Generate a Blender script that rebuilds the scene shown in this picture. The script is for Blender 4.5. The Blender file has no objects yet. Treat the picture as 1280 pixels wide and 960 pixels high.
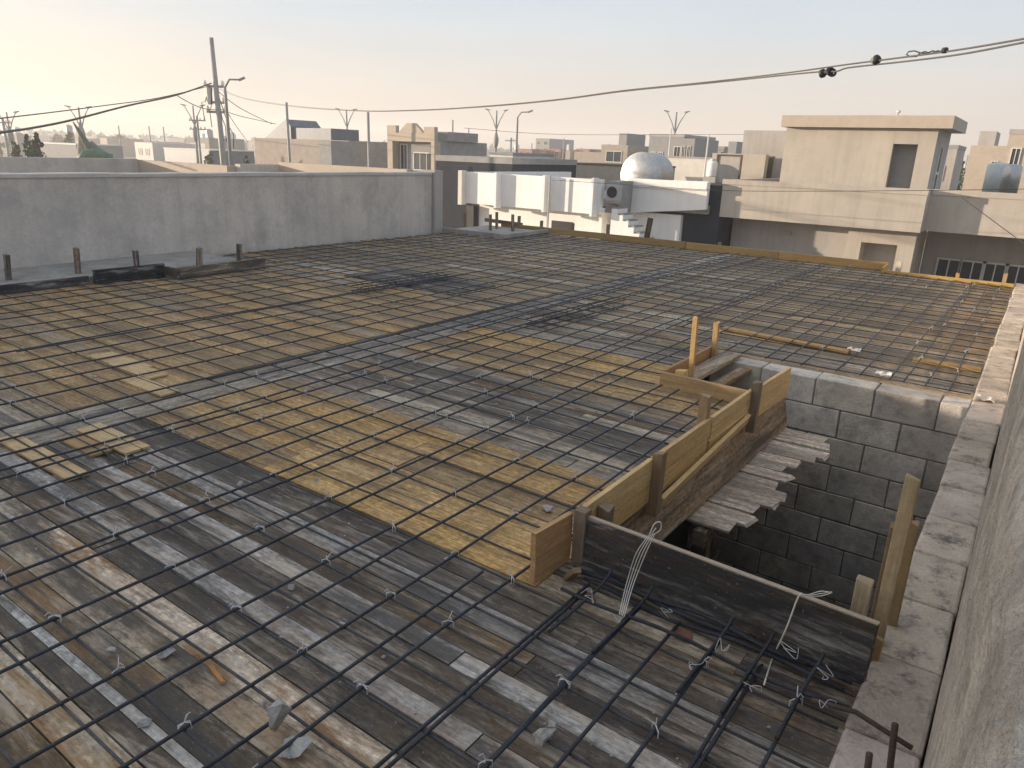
import bpy, math, random
from mathutils import Vector, Matrix, noise
R = math.radians
rnd = random.Random(7)
scene = bpy.context.scene
col = scene.collection
PI = math.pi

# ---------------------------------------------------------------- camera (solved from the photograph's vanishing points)
FPX, PITCH, YAW, ROLL, CAM_H = 909.05, 0.30876, -0.61510, 0.036575, 1.5
GZ = -3.6                                        # street level; the plank deck is z = 0
cy, sy, cp, sp = math.cos(YAW), math.sin(YAW), math.cos(PITCH), math.sin(PITCH)
FWD = Vector((sy*cp, cy*cp, -sp)); RT = Vector((cy, -sy, 0)); UP = RT.cross(FWD)
cr, sr = math.cos(ROLL), math.sin(ROLL)
CR = cr*RT + sr*UP; CU = -sr*RT + cr*UP
EYE = Vector((0, 0, CAM_H))
cam = bpy.data.cameras.new('camera'); co = bpy.data.objects.new('camera', cam); col.objects.link(co)
co.matrix_world = Matrix(((CR.x, CU.x, -FWD.x, 0), (CR.y, CU.y, -FWD.y, 0), (CR.z, CU.z, -FWD.z, CAM_H), (0, 0, 0, 1)))
cam.sensor_width = 36; cam.lens = FPX/1280*36; cam.clip_start = .05; cam.clip_end = 6000
scene.camera = co

def ray(px, py): return (px-640)/FPX*CR - (py-480)/FPX*CU + FWD
def atz(px, py, z=0.):
    d = ray(px, py); return EYE + d*((z-CAM_H)/d.z)
def atY(px, py, Y):
    d = ray(px, py); return EYE + d*(Y/d.y)
def atX(px, py, X):
    d = ray(px, py); return EYE + d*(X/d.x)
def atD(px, py, D):
    d = ray(px, py); return EYE + d*(D/math.hypot(d.x, d.y))

# ---------------------------------------------------------------- materials
def nt(name):
    m = bpy.data.materials.new(name); m.use_nodes = True
    t = m.node_tree; t.nodes.clear()
    o = t.nodes.new('ShaderNodeOutputMaterial'); b = t.nodes.new('ShaderNodeBsdfPrincipled')
    t.links.new(b.outputs[0], o.inputs[0])
    return m, t, b
def N(t, kind, **kw):
    n = t.nodes.new(kind)
    for k, v in kw.items():
        if k.startswith('i_'): n.inputs[int(k[2:]) if k[2:].isdigit() else k[2:]].default_value = v
        else: setattr(n, k, v)
    return n
def ramp(t, fac, stops):
    r = t.nodes.new('ShaderNodeValToRGB')
    while len(r.color_ramp.elements) < len(stops): r.color_ramp.elements.new(.5)
    for e, (p, c) in zip(r.color_ramp.elements, stops):
        e.position = p; e.color = c if len(c) == 4 else (*c, 1)
    t.links.new(fac, r.inputs[0]); return r
def mixc(t, fac, a, b, mode='MIX'):
    m = t.nodes.new('ShaderNodeMix'); m.data_type = 'RGBA'; m.blend_type = mode
    for i, v in ((0, fac), (6, a), (7, b)):
        if hasattr(v, 'is_linked') or hasattr(v, 'links'): t.links.new(v, m.inputs[i])
        else: m.inputs[i].default_value = v if not isinstance(v, tuple) or len(v) == 4 else (*v, 1)
    return m.outputs[2]
def plain(name, c, rough=.8, var=.25, scale=3., fine=40., bump=.15, metal=0., stain=None, streak=0., bdist=.01, slo=.53, shi=.72, smax=.8, attr=False):
    """a mineral / paint surface: broad blotches, fine grain, optional stain colour and vertical streaks"""
    m, t, b = nt(name)
    tc = N(t, 'ShaderNodeTexCoord')
    n1 = N(t, 'ShaderNodeTexNoise', i_Scale=scale, i_Detail=6., i_Roughness=.65); t.links.new(tc.outputs['Object'], n1.inputs['Vector'])
    n2 = N(t, 'ShaderNodeTexNoise', i_Scale=fine, i_Detail=4., i_Roughness=.7); t.links.new(tc.outputs['Object'], n2.inputs['Vector'])
    lo = tuple(x*(1-var) for x in c); hi = tuple(min(1, x*(1+var*.8)) for x in c)
    c1 = ramp(t, n1.outputs[0], [(.3, lo), (.7, hi)]).outputs[0]
    g = ramp(t, n2.outputs[0], [(.3, (1-var*.7,)*3), (.7, (1+var*.3,)*3)]).outputs[0]
    out = mixc(t, 1., c1, g, 'MULTIPLY')
    if stain:
        n3 = N(t, 'ShaderNodeTexNoise', i_Scale=scale*2.3, i_Detail=8., i_Roughness=.75); t.links.new(tc.outputs['Object'], n3.inputs['Vector'])
        f = ramp(t, n3.outputs[0], [(slo, (0, 0, 0)), (shi, (smax,)*3)]).outputs[0]
        out = mixc(t, f, out, stain)
    if streak:
        mp = N(t, 'ShaderNodeMapping'); mp.inputs['Scale'].default_value = (4, 4, .25); t.links.new(tc.outputs['Object'], mp.inputs[0])
        n4 = N(t, 'ShaderNodeTexNoise', i_Scale=1.6, i_Detail=6., i_Roughness=.6); t.links.new(mp.outputs[0], n4.inputs['Vector'])
        f = ramp(t, n4.outputs[0], [(.45, (1, 1, 1)), (.75, (1-streak,)*3)]).outputs[0]
        out = mixc(t, 1., out, f, 'MULTIPLY')
    if attr:
        aa = N(t, 'ShaderNodeAttribute', attribute_name='pc'); out = mixc(t, 1., out, aa.outputs['Color'], 'MULTIPLY')
    t.links.new(out, b.inputs['Base Color'])
    b.inputs['Roughness'].default_value = rough; b.inputs['Metallic'].default_value = metal
    if bump:
        bp = N(t, 'ShaderNodeBump', i_Strength=bump, i_Distance=bdist); t.links.new(n2.outputs[0], bp.inputs['Height']); t.links.new(bp.outputs[0], b.inputs['Normal'])
    return m
def planks_mat(name, dark=.8, dust=.55, tan=(.44, .285, .12), rough=.75, dustc=(.50, .43, .36), darkc=(.048, .042, .038), grainy=.35, mott=(.42, 1.5)):
    """sawn boards: per-board colour (attribute pc), grain along the board (uv in metres), black and cement stains, rusty patches (pc alpha)"""
    m, t, b = nt(name)
    at = N(t, 'ShaderNodeAttribute', attribute_name='pc'); uv = N(t, 'ShaderNodeUVMap', uv_map='pl')
    tc = N(t, 'ShaderNodeTexCoord')
    def grain(sx, sy_, det=5., ro=.6, dist=0.):
        mp = N(t, 'ShaderNodeMapping'); mp.inputs['Scale'].default_value = (sx, sy_, 1); t.links.new(uv.outputs[0], mp.inputs[0])
        n = N(t, 'ShaderNodeTexNoise', i_Scale=1., i_Detail=det, i_Roughness=ro, i_Distortion=dist); t.links.new(mp.outputs[0], n.inputs['Vector']); return n.outputs[0]
    g1 = grain(3.5, 85, 5., .65); g2 = grain(.75, 7, 8., .72, .25); g3 = grain(1.5, 9, 7., .72, .3); g4 = grain(1.6, 14, 9., .76, .4); g5 = grain(26, 42, 5., .75)
    base = mixc(t, 1., at.outputs['Color'], ramp(t, g1, [(.3, (1-grainy*1.2,)*3), (.68, (1+grainy*.7,)*3)]).outputs[0], 'MULTIPLY')
    base = mixc(t, 1., base, ramp(t, g5, [(.33, (mott[0],)*3), (.66, (mott[1], mott[1]*.99, mott[1]*.97))]).outputs[0], 'MULTIPLY')
    tf = ramp(t, g3, [(.47, (0, 0, 0)), (.58, (1, 1, 1))]).outputs[0]
    mm = N(t, 'ShaderNodeMath', operation='MULTIPLY'); t.links.new(tf, mm.inputs[0]); t.links.new(at.outputs['Alpha'], mm.inputs[1])
    tcol = ramp(t, g4, [(.40, (tan[0]*.55, tan[1]*.42, tan[2]*.45)), (.6, tan)]).outputs[0]
    base = mixc(t, mm.outputs[0], base, tcol)
    df = ramp(t, g4, [(.50, (0, 0, 0)), (.60, (dust,)*3)]).outputs[0]
    base = mixc(t, df, base, dustc)
    kf = ramp(t, g2, [(.40, (dark,)*3), (.515, (0, 0, 0))]).outputs[0]
    base = mixc(t, kf, base, darkc)
    g7 = grain(4., 16, 7., .75, .5)
    bf = ramp(t, g7, [(.36, (dark*.85,)*3), (.46, (0, 0, 0))]).outputs[0]
    base = mixc(t, bf, base, (darkc[0]*1.9, darkc[1]*1.5, darkc[2]*1.15))
    n6 = N(t, 'ShaderNodeTexNoise', i_Scale=75., i_Detail=4., i_Roughness=.7); t.links.new(tc.outputs['Object'], n6.inputs['Vector'])
    sp_ = ramp(t, n6.outputs[0], [(.64, (0, 0, 0)), (.70, (dust,)*3)]).outputs[0]
    base = mixc(t, sp_, base, dustc)
    t.links.new(base, b.inputs['Base Color'])
    rr = ramp(t, g2, [(.3, (rough-.25,)*3), (.6, (rough+.1,)*3)]).outputs[0]; t.links.new(rr, b.inputs['Roughness'])
    bp = N(t, 'ShaderNodeBump', i_Strength=.4, i_Distance=.004); t.links.new(g1, bp.inputs['Height']); t.links.new(bp.outputs[0], b.inputs['Normal'])
    return m
M = {}
M['planks'] = planks_mat('weathered_planks', dark=.85, dust=.62)
M['yellow_planks'] = planks_mat('yellow_planks', dark=.62, dust=.2, darkc=(.115, .075, .036), grainy=.5)
M['new_wood'] = planks_mat('new_timber', dark=.25, dust=.12, tan=(.44, .24, .07), rough=.8, darkc=(.22, .14, .07), grainy=.2, mott=(.80, 1.14))
M['grey_timber'] = planks_mat('grey_weathered_timber', dark=.5, dust=.3, darkc=(.15, .115, .09), grainy=.4)
M['dirty_board'] = planks_mat('dark_stained_board', dark=.9, dust=.75, tan=(.17, .11, .055), rough=.7, dustc=(.34, .33, .33), darkc=(.016, .016, .018))
M['plaster'] = plain('grey_render', (.57, .52, .475), var=.17, scale=.9, fine=28, stain=(.38, .36, .345), slo=.48, shi=.62, smax=.6, streak=.15, bump=.5)
M['cap'] = plain('pale_mortar_cap', (.52, .50, .47), var=.15)
M['block'] = plain('concrete_block', (.64, .595, .54), rough=.9, var=.25, scale=4, fine=70, bump=.6, stain=(.33, .305, .28), slo=.48, shi=.64, attr=True)
M['ledge'] = plain('sooty_concrete_block', (.64, .56, .48), rough=.92, var=.25, scale=4.2, fine=80, bump=.8, stain=(.075, .066, .062), slo=.515, shi=.67, smax=.8, attr=True)
M['mortar'] = plain('mortar', (.22, .205, .19), var=.3, scale=6, bump=.5)
M['parapet'] = plain('rough_mortar_render', (.60, .535, .46), rough=.92, var=.28, scale=4, fine=55, bump=1., stain=(.33, .295, .255), bdist=.02, slo=.48, shi=.6)
M['slabgrey'] = plain('old_concrete', (.34, .32, .295), var=.3, scale=2.5, stain=(.14, .135, .13), bump=.4)
M['slabdark'] = plain('dark_oiled_sheet', (.06, .062, .07), rough=.6, var=.4, scale=3, stain=(.16, .155, .15))
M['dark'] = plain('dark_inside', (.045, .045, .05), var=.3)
M['rebar'] = plain('dark_steel', (.050, .058, .078), rough=.5, var=.45, scale=5, fine=140, bump=.7, metal=.3, stain=(.085, .062, .05))
def ribbed(m):
    t = m.node_tree; b = next(n for n in t.nodes if n.type == 'BSDF_PRINCIPLED'); tc = N(t, 'ShaderNodeTexCoord')
    w = N(t, 'ShaderNodeTexWave', bands_direction='DIAGONAL', i_Scale=22.); t.links.new(tc.outputs['Object'], w.inputs['Vector'])
    old = b.inputs['Normal'].links[0].from_socket if b.inputs['Normal'].is_linked else None
    bp = N(t, 'ShaderNodeBump', i_Strength=.5, i_Distance=.002); t.links.new(w.outputs['Fac'], bp.inputs['Height'])
    if old: t.links.new(old, bp.inputs['Normal'])
    t.links.new(bp.outputs[0], b.inputs['Normal'])
ribbed(M['rebar'])
M['rebar_dusty'] = plain('dusty_steel', (.075, .078, .088), rough=.65, var=.5, scale=3, fine=90, bump=.6, metal=.15, stain=(.15, .14, .13)); ribbed(M['rebar_dusty'])
M['rebar_rust'] = plain('rusty_steel', (.085, .062, .05), rough=.7, var=.4, scale=9, fine=120, bump=.5, metal=.1, stain=(.14, .085, .05))
M['wire'] = plain('galvanised_wire', (.62, .63, .64), rough=.5, var=.2, metal=.1, bump=0)
M['twine'] = plain('pale_twine', (.66, .64, .60), rough=.8, var=.15, bump=0)
M['lump'] = plain('crumbled_concrete', (.46, .45, .435), rough=.95, var=.3, scale=14, fine=90, bump=.7)
M['white'] = plain('white_paint', (.88, .86, .83), rough=.8, var=.05, scale=1.2, streak=.09)
M['whitetrim'] = plain('white_trim', (.66, .62, .56), rough=.7, var=.08)
M['beige'] = plain('beige_render', (.475, .425, .365), rough=.9, var=.10, scale=.7, streak=.14, stain=(.40, .355, .305))
M['beige2'] = plain('greyish_render', (.42, .39, .365), rough=.9, var=.13, scale=.9, streak=.14, stain=(.34, .32, .30))
M['tan'] = plain('tan_render', (.47, .40, .325), rough=.85, var=.1)
M['pinkblock'] = plain('pinkish_blockwork', (.36, .31, .275), rough=.9, var=.15, scale=2)
M['greyblock'] = plain('grey_blockwork', (.30, .30, .295), rough=.9, var=.15, scale=2)
M['navy'] = plain('dark_cladding', (.028, .032, .045), rough=.95, var=.25, scale=1.5)
M['black'] = plain('black_void', (.012, .012, .014), rough=.6, var=.1)
M['glass'] = plain('dark_glass', (.035, .045, .06), rough=.25, var=.1, bump=0)
M['bluepanel'] = plain('blue_grey_sheet', (.13, .15, .18), rough=.5, var=.2)
M['steel'] = plain('galvanised_steel', (.44, .45, .46), rough=.40, var=.18, metal=.8, scale=6, bump=.05)
M['pole'] = plain('grey_pole', (.36, .35, .335), rough=.65, var=.2, metal=.2)
M['lamp_pole'] = plain('lamp_pole_paint', (.30, .30, .29), rough=.6, var=.15)
M['cable'] = plain('black_cable', (.022, .022, .026), rough=.55, var=.2, bump=0)
M['cablegrey'] = plain('weathered_cable', (.10, .095, .085), rough=.7, var=.2, bump=0)
M['ac'] = plain('ac_casing', (.40, .41, .41), rough=.6, var=.08)
M['bluetank'] = plain('blue_grey_tank', (.50, .56, .58), rough=.5, var=.1)
M['whitetank'] = plain('white_tank', (.78, .77, .74), rough=.5, var=.06)
M['ground'] = plain('dry_ground', (.34, .275, .205), rough=.95, var=.25, scale=.02, fine=.6, bump=.2, stain=(.19, .18, .12))
M['road'] = plain('asphalt', (.07, .07, .072), rough=.85, var=.2, scale=.5, fine=30)
M['redwall'] = plain('red_brick_row', (.34, .175, .15), rough=.9, var=.15)
M['farwall'] = plain('far_render', (.36, .32, .28), rough=.9, var=.1)
M['fargrey'] = plain('far_grey', (.29, .29, .29), rough=.9, var=.1)
M['bark'] = plain('bark', (.12, .09, .065), rough=.9)
M['green_tarp'] = plain('green_paint', (.045, .16, .10), rough=.6, var=.4, scale=1.2, stain=(.16, .20, .12))
M['mottled'] = plain('mottled_brown_green', (.11, .085, .06), rough=.8, var=.4, scale=1.4, stain=(.05, .13, .085), slo=.45, shi=.55)
M['bluepaint'] = plain('blue_truck_paint', (.10, .19, .27), rough=.4, var=.08)
M['tyre'] = plain('rubber', (.02, .02, .02), rough=.8, bump=0)
M['redtile'] = plain('terracotta_shard', (.22, .10, .06), rough=.9)
M['plastic'] = plain('white_scrap', (.70, .68, .63), rough=.6, var=.1)
def leafmat(name, c):
    m, t, b = nt(name)
    g = N(t, 'ShaderNodeAttribute', attribute_name='pc')
    t.links.new(mixc(t, 1., g.outputs['Color'], (*c, 1), 'MULTIPLY'), b.inputs['Base Color']); b.inputs['Roughness'].default_value = .7
    return m
M['leaf_dark'] = leafmat('dark_leaves', (.035, .075, .042))
M['leaf_mid'] = leafmat('dusty_leaves', (.085, .11, .055))
M['leaf_pale'] = leafmat('pale_dusty_leaves', (.13, .145, .08))

# ---------------------------------------------------------------- mesh builder
class MB:
    def __init__(s): s.v = []; s.f = []; s.c = []; s.uv = []; s.cur = (1, 1, 1, 0)
    def face(s, idx, uv=None):
        s.f.append(idx); s.c.append(s.cur); s.uv.append(uv)
    def box(s, x0, x1, y0, y1, z0, z1):
        x0, x1 = sorted((x0, x1)); y0, y1 = sorted((y0, y1)); z0, z1 = sorted((z0, z1))
        b = len(s.v)
        s.v += [(x, y, z) for z in (z0, z1) for y in (y0, y1) for x in (x0, x1)]
        for q in ((0, 2, 3, 1), (4, 5, 7, 6), (0, 1, 5, 4), (2, 6, 7, 3), (0, 4, 6, 2), (1, 3, 7, 5)): s.face([b+i for i in q])
        return s
    def beam(s, a, b_, w, h, up=Vector((0, 0, 1)), end=0., seg=1, warp=0., skew=None):
        """a board from a to b_, w wide (sideways), h thick (along up); uv 'pl' runs along it in metres"""
        a = Vector(a); b_ = Vector(b_); d = (b_-a); L = d.length; d.normalize()
        side = d.cross(up)
        if side.length < 1e-4: side = d.cross(Vector((1, 0, 0)))
        side.normalize(); u = side.cross(d).normalized()
        o = rnd.random()*50; o2 = rnd.random()*50
        rows = []
        for k in range(seg+1):
            t = k/seg; p = a.lerp(b_, t) + u*(warp*math.sin(PI*t)) 
            e = 0
            ws = w*(1+rnd.uniform(-1, 1)*.02)
            base = len(s.v)
            for (i, j) in ((-1, -1), (1, -1), (1, 1), (-1, 1)):
                jit = d*(rnd.uniform(-end, end) if end and k in (0, seg) else 0)
                s.v.append(tuple(p + side*(i*ws/2) + u*(j*h/2) + jit))
            rows.append((base, t*L))
        for (b0, l0), (b1, l1) in zip(rows, rows[1:]):
            acr = (0, w, w+h, 2*w+h, 2*w+2*h)
            for i in range(4):
                j = (i+1) % 4
                s.face([b0+i, b1+i, b1+j, b0+j][::-1], [(o+l0, o2+acr[i+1]), (o+l0, o2+acr[i+1]), (o+l1, o2+acr[i]), (o+l0, o2+acr[i])] and
                       [(o+l0, o2+acr[i+1]), (o+l1, o2+acr[i+1]), (o+l1, o2+acr[i]), (o+l0, o2+acr[i])])
        b0 = rows[0][0]; b1 = rows[-1][0]
        s.face([b0, b0+1, b0+2, b0+3][::-1], [(o, o2), (o+.02, o2), (o+.02, o2+h), (o, o2+h)]); s.face([b1, b1+1, b1+2, b1+3], [(o, o2), (o+.02, o2), (o+.02, o2+h), (o, o2+h)])
        return s
    def tube(s, pts, r, n=8, cap=True):
        pts = [Vector(p) for p in pts]; rs = r if isinstance(r, (list, tuple)) else [r]*len(pts)
        prev = None; rows = []
        for i, p in enumerate(pts):
            d = (pts[min(i+1, len(pts)-1)] - pts[max(i-1, 0)]).normalized()
            if prev is None:
                x = d.cross(Vector((0, 0, 1)))
                if x.length < 1e-3: x = d.cross(Vector((1, 0, 0)))
            else: x = prev - d*prev.dot(d)
            x.normalize(); prev = x; y = d.cross(x)
            base = len(s.v); rows.append(base)
            for k in range(n):
                a = 2*PI*k/n; s.v.append(tuple(p + (x*math.cos(a) + y*math.sin(a))*rs[i]))
        for b0, b1 in zip(rows, rows[1:]):
            for k in range(n): s.face([b0+k, b0+(k+1) % n, b1+(k+1) % n, b1+k])
        if cap: s.face([rows[0]+k for k in range(n)][::-1]); s.face([rows[-1]+k for k in range(n)])
        return s
    def lathe(s, prof, n=24, c=(0, 0, 0), axis=None):
        """profile of (radius, height) turned round the axis"""
        ax = Vector(axis or (0, 0, 1)).normalized(); x = ax.cross(Vector((0, 0, 1)))
        if x.length < 1e-3: x = Vector((1, 0, 0))
        x.normalize(); y = ax.cross(x); c = Vector(c); rows = []
        for r_, h in prof:
            b = len(s.v); rows.append(b)
            for k in range(n):
                a = 2*PI*k/n; s.v.append(tuple(c + ax*h + (x*math.cos(a)+y*math.sin(a))*max(r_, 1e-4)))
        for b0, b1 in zip(rows, rows[1:]):
            for k in range(n): s.face([b0+k, b0+(k+1) % n, b1+(k+1) % n, b1+k])
        s.face([rows[0]+k for k in range(n)][::-1]); s.face([rows[-1]+k for k in range(n)])
        return s
    def prism(s, poly, thick):
        """closed planar polygon of 3-D points pushed along a vector"""
        n = len(poly); b = len(s.v); t = Vector(thick)
        s.v += [tuple(p) for p in poly] + [tuple(Vector(p)+t) for p in poly]
        s.face(list(range(b, b+n))[::-1]); s.face(list(range(b+n, b+2*n)))
        for i in range(n): s.face([b+i, b+(i+1) % n, b+n+(i+1) % n, b+n+i])
        return s
    def build(s, name, mat, parent=None, smooth=False, bevel=0.):
        me = bpy.data.meshes.new(name); me.from_pydata(s.v, [], s.f); 
        ca = me.color_attributes.new('pc', 'FLOAT_COLOR', 'CORNER'); ul = me.uv_layers.new(name='pl')
        li = 0
        for f, c, uv in zip(s.f, s.c, s.uv):
            for k in range(len(f)):
                ca.data[li].color = c
                if uv: ul.data[li].uv = uv[k]
                li += 1
        me.materials.append(M[mat] if isinstance(mat, str) else mat)
        o = bpy.data.objects.new(name, me); col.objects.link(o)
        if parent: o.parent = parent; o.matrix_parent_inverse = parent.matrix_world.inverted() if parent.type != 'EMPTY' else Matrix.Translation(-parent.location)
        if smooth: me.polygons.foreach_set('use_smooth', [True]*len(me.polygons))
        import bmesh
        bm = bmesh.new(); bm.from_mesh(me); bmesh.ops.recalc_face_normals(bm, faces=bm.faces); bm.to_mesh(me); bm.free()
        if bevel:
            bv = o.modifiers.new('edge', 'BEVEL'); bv.width = bevel; bv.segments = 2; bv.limit_method = 'ANGLE'
        return o
def tag(o, label=None, cat=None, group=None, kind=None):
    if label: o['label'] = label
    if cat: o['category'] = cat
    if group: o['group'] = group
    if kind: o['kind'] = kind
    return o
def empty(name, loc, label, cat, group=None):
    o = bpy.data.objects.new(name, None); o.location = loc; o.empty_display_size = .2; col.objects.link(o)
    return tag(o, label, cat, group)
def box(name, mat, parent, *a, bevel=0.): return MB().box(*a).build(name, mat, parent, bevel=bevel)

# ---------------------------------------------------------------- ground, street
def sheet(name, pts, z, mat):
    o = MB(); o.v = [(x, y, z) for x, y in pts]; o.face(list(range(len(pts)))); ob = o.build(name, mat); return tag(ob, kind='structure')
sheet('ground', [(900*math.cos(a*PI/24), 900*math.sin(a*PI/24)) for a in range(48)], GZ, 'ground')
sheet('road', [(-120, 14.2), (60, 14.2), (60, 21.5), (-120, 21.5)], GZ+.004, 'road')
sheet('far_road', [(-300, 62), (200, 62), (200, 72), (-300, 72)], GZ+.004, 'road')

# ---------------------------------------------------------------- the house under construction: outer walls below the deck, stairwell
hs = empty('house_shell', (-4.7, 5, GZ), 'blockwork shell of the house below the plank deck and round the stairwell', 'house')
WB = -.10                                         # underside of the deck boards
box('outer_wall', 'block', hs, -9.3, -9.1, -4, 12.1, GZ, WB)
box('outer_wall', 'block', hs, -9.1, 0.0, 12.1, 12.3, GZ, WB)
box('outer_wall', 'block', hs, -9.1, 0.0, -4.2, -4.0, GZ, WB)
def blockwall(name, p0, along, n, face, courses, ztop, th=.2, mat='block', L=.40, Hc=.215, off=0., jit=.003, bev=.006):
    """individual blocks of one wall as one mesh, with a mortar core set back between them"""
    m = MB(); p0 = Vector(p0); a = Vector(along); f = Vector(face)
    for r_ in range(courses):
        zt = ztop - r_*Hc; sh = (off + (.5*L if r_ % 2 else 0)) % L - L
        k = 0
        while sh < n:
            s0 = max(0, sh)+.005; s1 = min(n, sh+L)-.005
            if s1 - s0 > .03:
                q = p0 + f*rnd.uniform(-jit, jit)
                c0 = q + a*s0; c1 = q + a*s1 - f*th
                g_ = rnd.uniform(.8, 1.16); m.cur = (g_, g_*rnd.uniform(.97, 1.01), g_*rnd.uniform(.93, 1.02), 0); b0_ = len(m.v)
                m.box(c0.x, c1.x, c0.y, c1.y, zt-Hc+.010, zt + (rnd.uniform(-.004, .002) if r_ == 0 else 0))
                m.v[b0_:] = [(x+rnd.uniform(-.003, .003), y_+rnd.uniform(-.003, .003), z_+rnd.uniform(-.003, .003)) for x, y_, z_ in m.v[b0_:]]
            sh += L
    return m
# stairwell far wall (faces the camera) and the wall along the right side whose top course is the ledge
w = blockwall('stairwell_wall', (-1.95, 5.45, 0), (1, 0, 0), 1.79, (0, -1, 0), 16, .005, off=.02)
stw = w.build('stairwell_wall', 'block', bevel=.006); tag(stw, 'grey concrete block wall at the back of the stairwell', 'wall')
tag(box('mortar', 'mortar', stw, -1.94, -.17, 5.457, 5.64, GZ, -.004), None)
lw = blockwall('block_ledge', (-.165, -4.0, 0), (0, 1, 0), 16.1, (-1, 0, 0), 16, .03, th=.192, off=.29, mat='ledge', jit=.008)
led = lw.build('block_ledge', 'ledge', bevel=.012); tag(led, 'sooty concrete block ledge along the right side of the stairwell', 'wall')
tag(box('mortar', 'mortar', led, -.157, .02, -3.99, 12.09, GZ, .012), None)
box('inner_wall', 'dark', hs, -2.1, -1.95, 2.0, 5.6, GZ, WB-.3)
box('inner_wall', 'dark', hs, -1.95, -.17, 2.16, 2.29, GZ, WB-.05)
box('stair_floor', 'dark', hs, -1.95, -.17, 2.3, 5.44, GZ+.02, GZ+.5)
# timber steps far down in the dark of the stairwell
stp = empty('timber_stair_form', (-.7, 4, GZ+.5), 'rough stair formwork deep in the dark stairwell', 'formwork')
for k in range(5):
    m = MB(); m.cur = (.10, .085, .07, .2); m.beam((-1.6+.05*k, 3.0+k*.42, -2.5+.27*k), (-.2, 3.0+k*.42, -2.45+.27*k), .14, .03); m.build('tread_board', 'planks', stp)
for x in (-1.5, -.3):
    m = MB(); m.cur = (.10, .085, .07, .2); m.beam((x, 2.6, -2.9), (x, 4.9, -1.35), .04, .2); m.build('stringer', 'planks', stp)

# parapet wall on the right: mortar face, uneven top
pw = MB(); ny = 520; prof = [(.032, GZ), (.030, .0)] + [(.030, .15*k) for k in range(1, 7)] + [(.030, 1.0), (.030, 1.07), (.032, 1.11), (.038, 1.137), (.05, 1.153), (.075, 1.16), (.105, 1.165), (.14, 1.166), (.18, 1.163), (.22, 1.16), (.26, 1.155), (.30, 1.14), (.31, GZ)]
rows = []
for i in range(ny+1):
    y = -3.5 + 16.2*i/ny; b = len(pw.v); rows.append(b)
    for j, (x, z) in enumerate(prof):
        nz = noise.noise(Vector((y*3.1, x*6, z*2)))*.016 + noise.noise(Vector((y*13, x*30, z*9)))*.009 + noise.noise(Vector((y*37, x*60, z*31)))*.0045 if 1 < j < len(prof)-1 else 0
        pw.v.append((x + (nz*.5 if z < 1.15 else nz*.2), y, z + (nz if z > 1.12 else 0)))
for a, b in zip(rows, rows[1:]):
    for j in range(len(prof)-1): pw.face([a+j, b+j, b+j+1, a+j+1])
pw.face([rows[0]+j for j in range(len(prof))]); pw.face([rows[-1]+j for j in range(len(prof))][::-1])
tag(pw.build('parapet_wall', 'parapet', smooth=False), 'rough mortared parapet wall along the right edge beside the block ledge', 'wall')

# ---------------------------------------------------------------- plank deck
deck = empty('formwork_deck', (-4.7, 5, 0), 'wide deck of weathered grey and yellow formwork planks under the rebar grid', 'formwork')
GREY = [((.13, .12, .115), .1, 3), ((.22, .205, .195), .2, 4), ((.33, .31, .29), .15, 3), ((.48, .455, .43), .2, 3), ((.15, .115, .08), .4, 2), ((.26, .21, .15), .5, 2)]
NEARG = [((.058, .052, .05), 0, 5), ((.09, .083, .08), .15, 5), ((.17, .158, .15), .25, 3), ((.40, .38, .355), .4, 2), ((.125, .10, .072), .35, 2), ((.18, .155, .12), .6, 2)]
YEL = [((.46, .325, .145), .15, 5), ((.39, .275, .125), .2, 4), ((.33, .25, .15), .3, 3), ((.47, .345, .18), .1, 3), ((.25, .19, .12), .2, 2)]
LEFTY = [((.38, .285, .16), .3, 5), ((.31, .235, .14), .3, 4), ((.25, .20, .135), .3, 3), ((.42, .29, .13), .3, 2), ((.26, .23, .19), .2, 2)]
FAR = [((.26, .225, .17), .2, 4), ((.20, .178, .145), .2, 4), ((.34, .29, .205), .2, 2), ((.20, .19, .18), .1, 2), ((.40, .385, .365), .1, 1)]
RIGHTZ = [((.40, .31, .20), .3, 4), ((.32, .26, .175), .3, 3), ((.46, .385, .28), .2, 2), ((.24, .20, .15), .3, 2), ((.40, .385, .36), .1, 1)]
BLUE = [((.28, .275, .275), 0, 4), ((.38, .375, .38), .1, 3), ((.19, .19, .20), 0, 3), ((.24, .225, .215), .3, 3)]
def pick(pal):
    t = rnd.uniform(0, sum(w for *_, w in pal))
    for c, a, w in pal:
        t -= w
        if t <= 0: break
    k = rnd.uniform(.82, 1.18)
    return (c[0]*k*1.16, c[1]*k*1.02, c[2]*k*.82, min(1, a*1.15))
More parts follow.
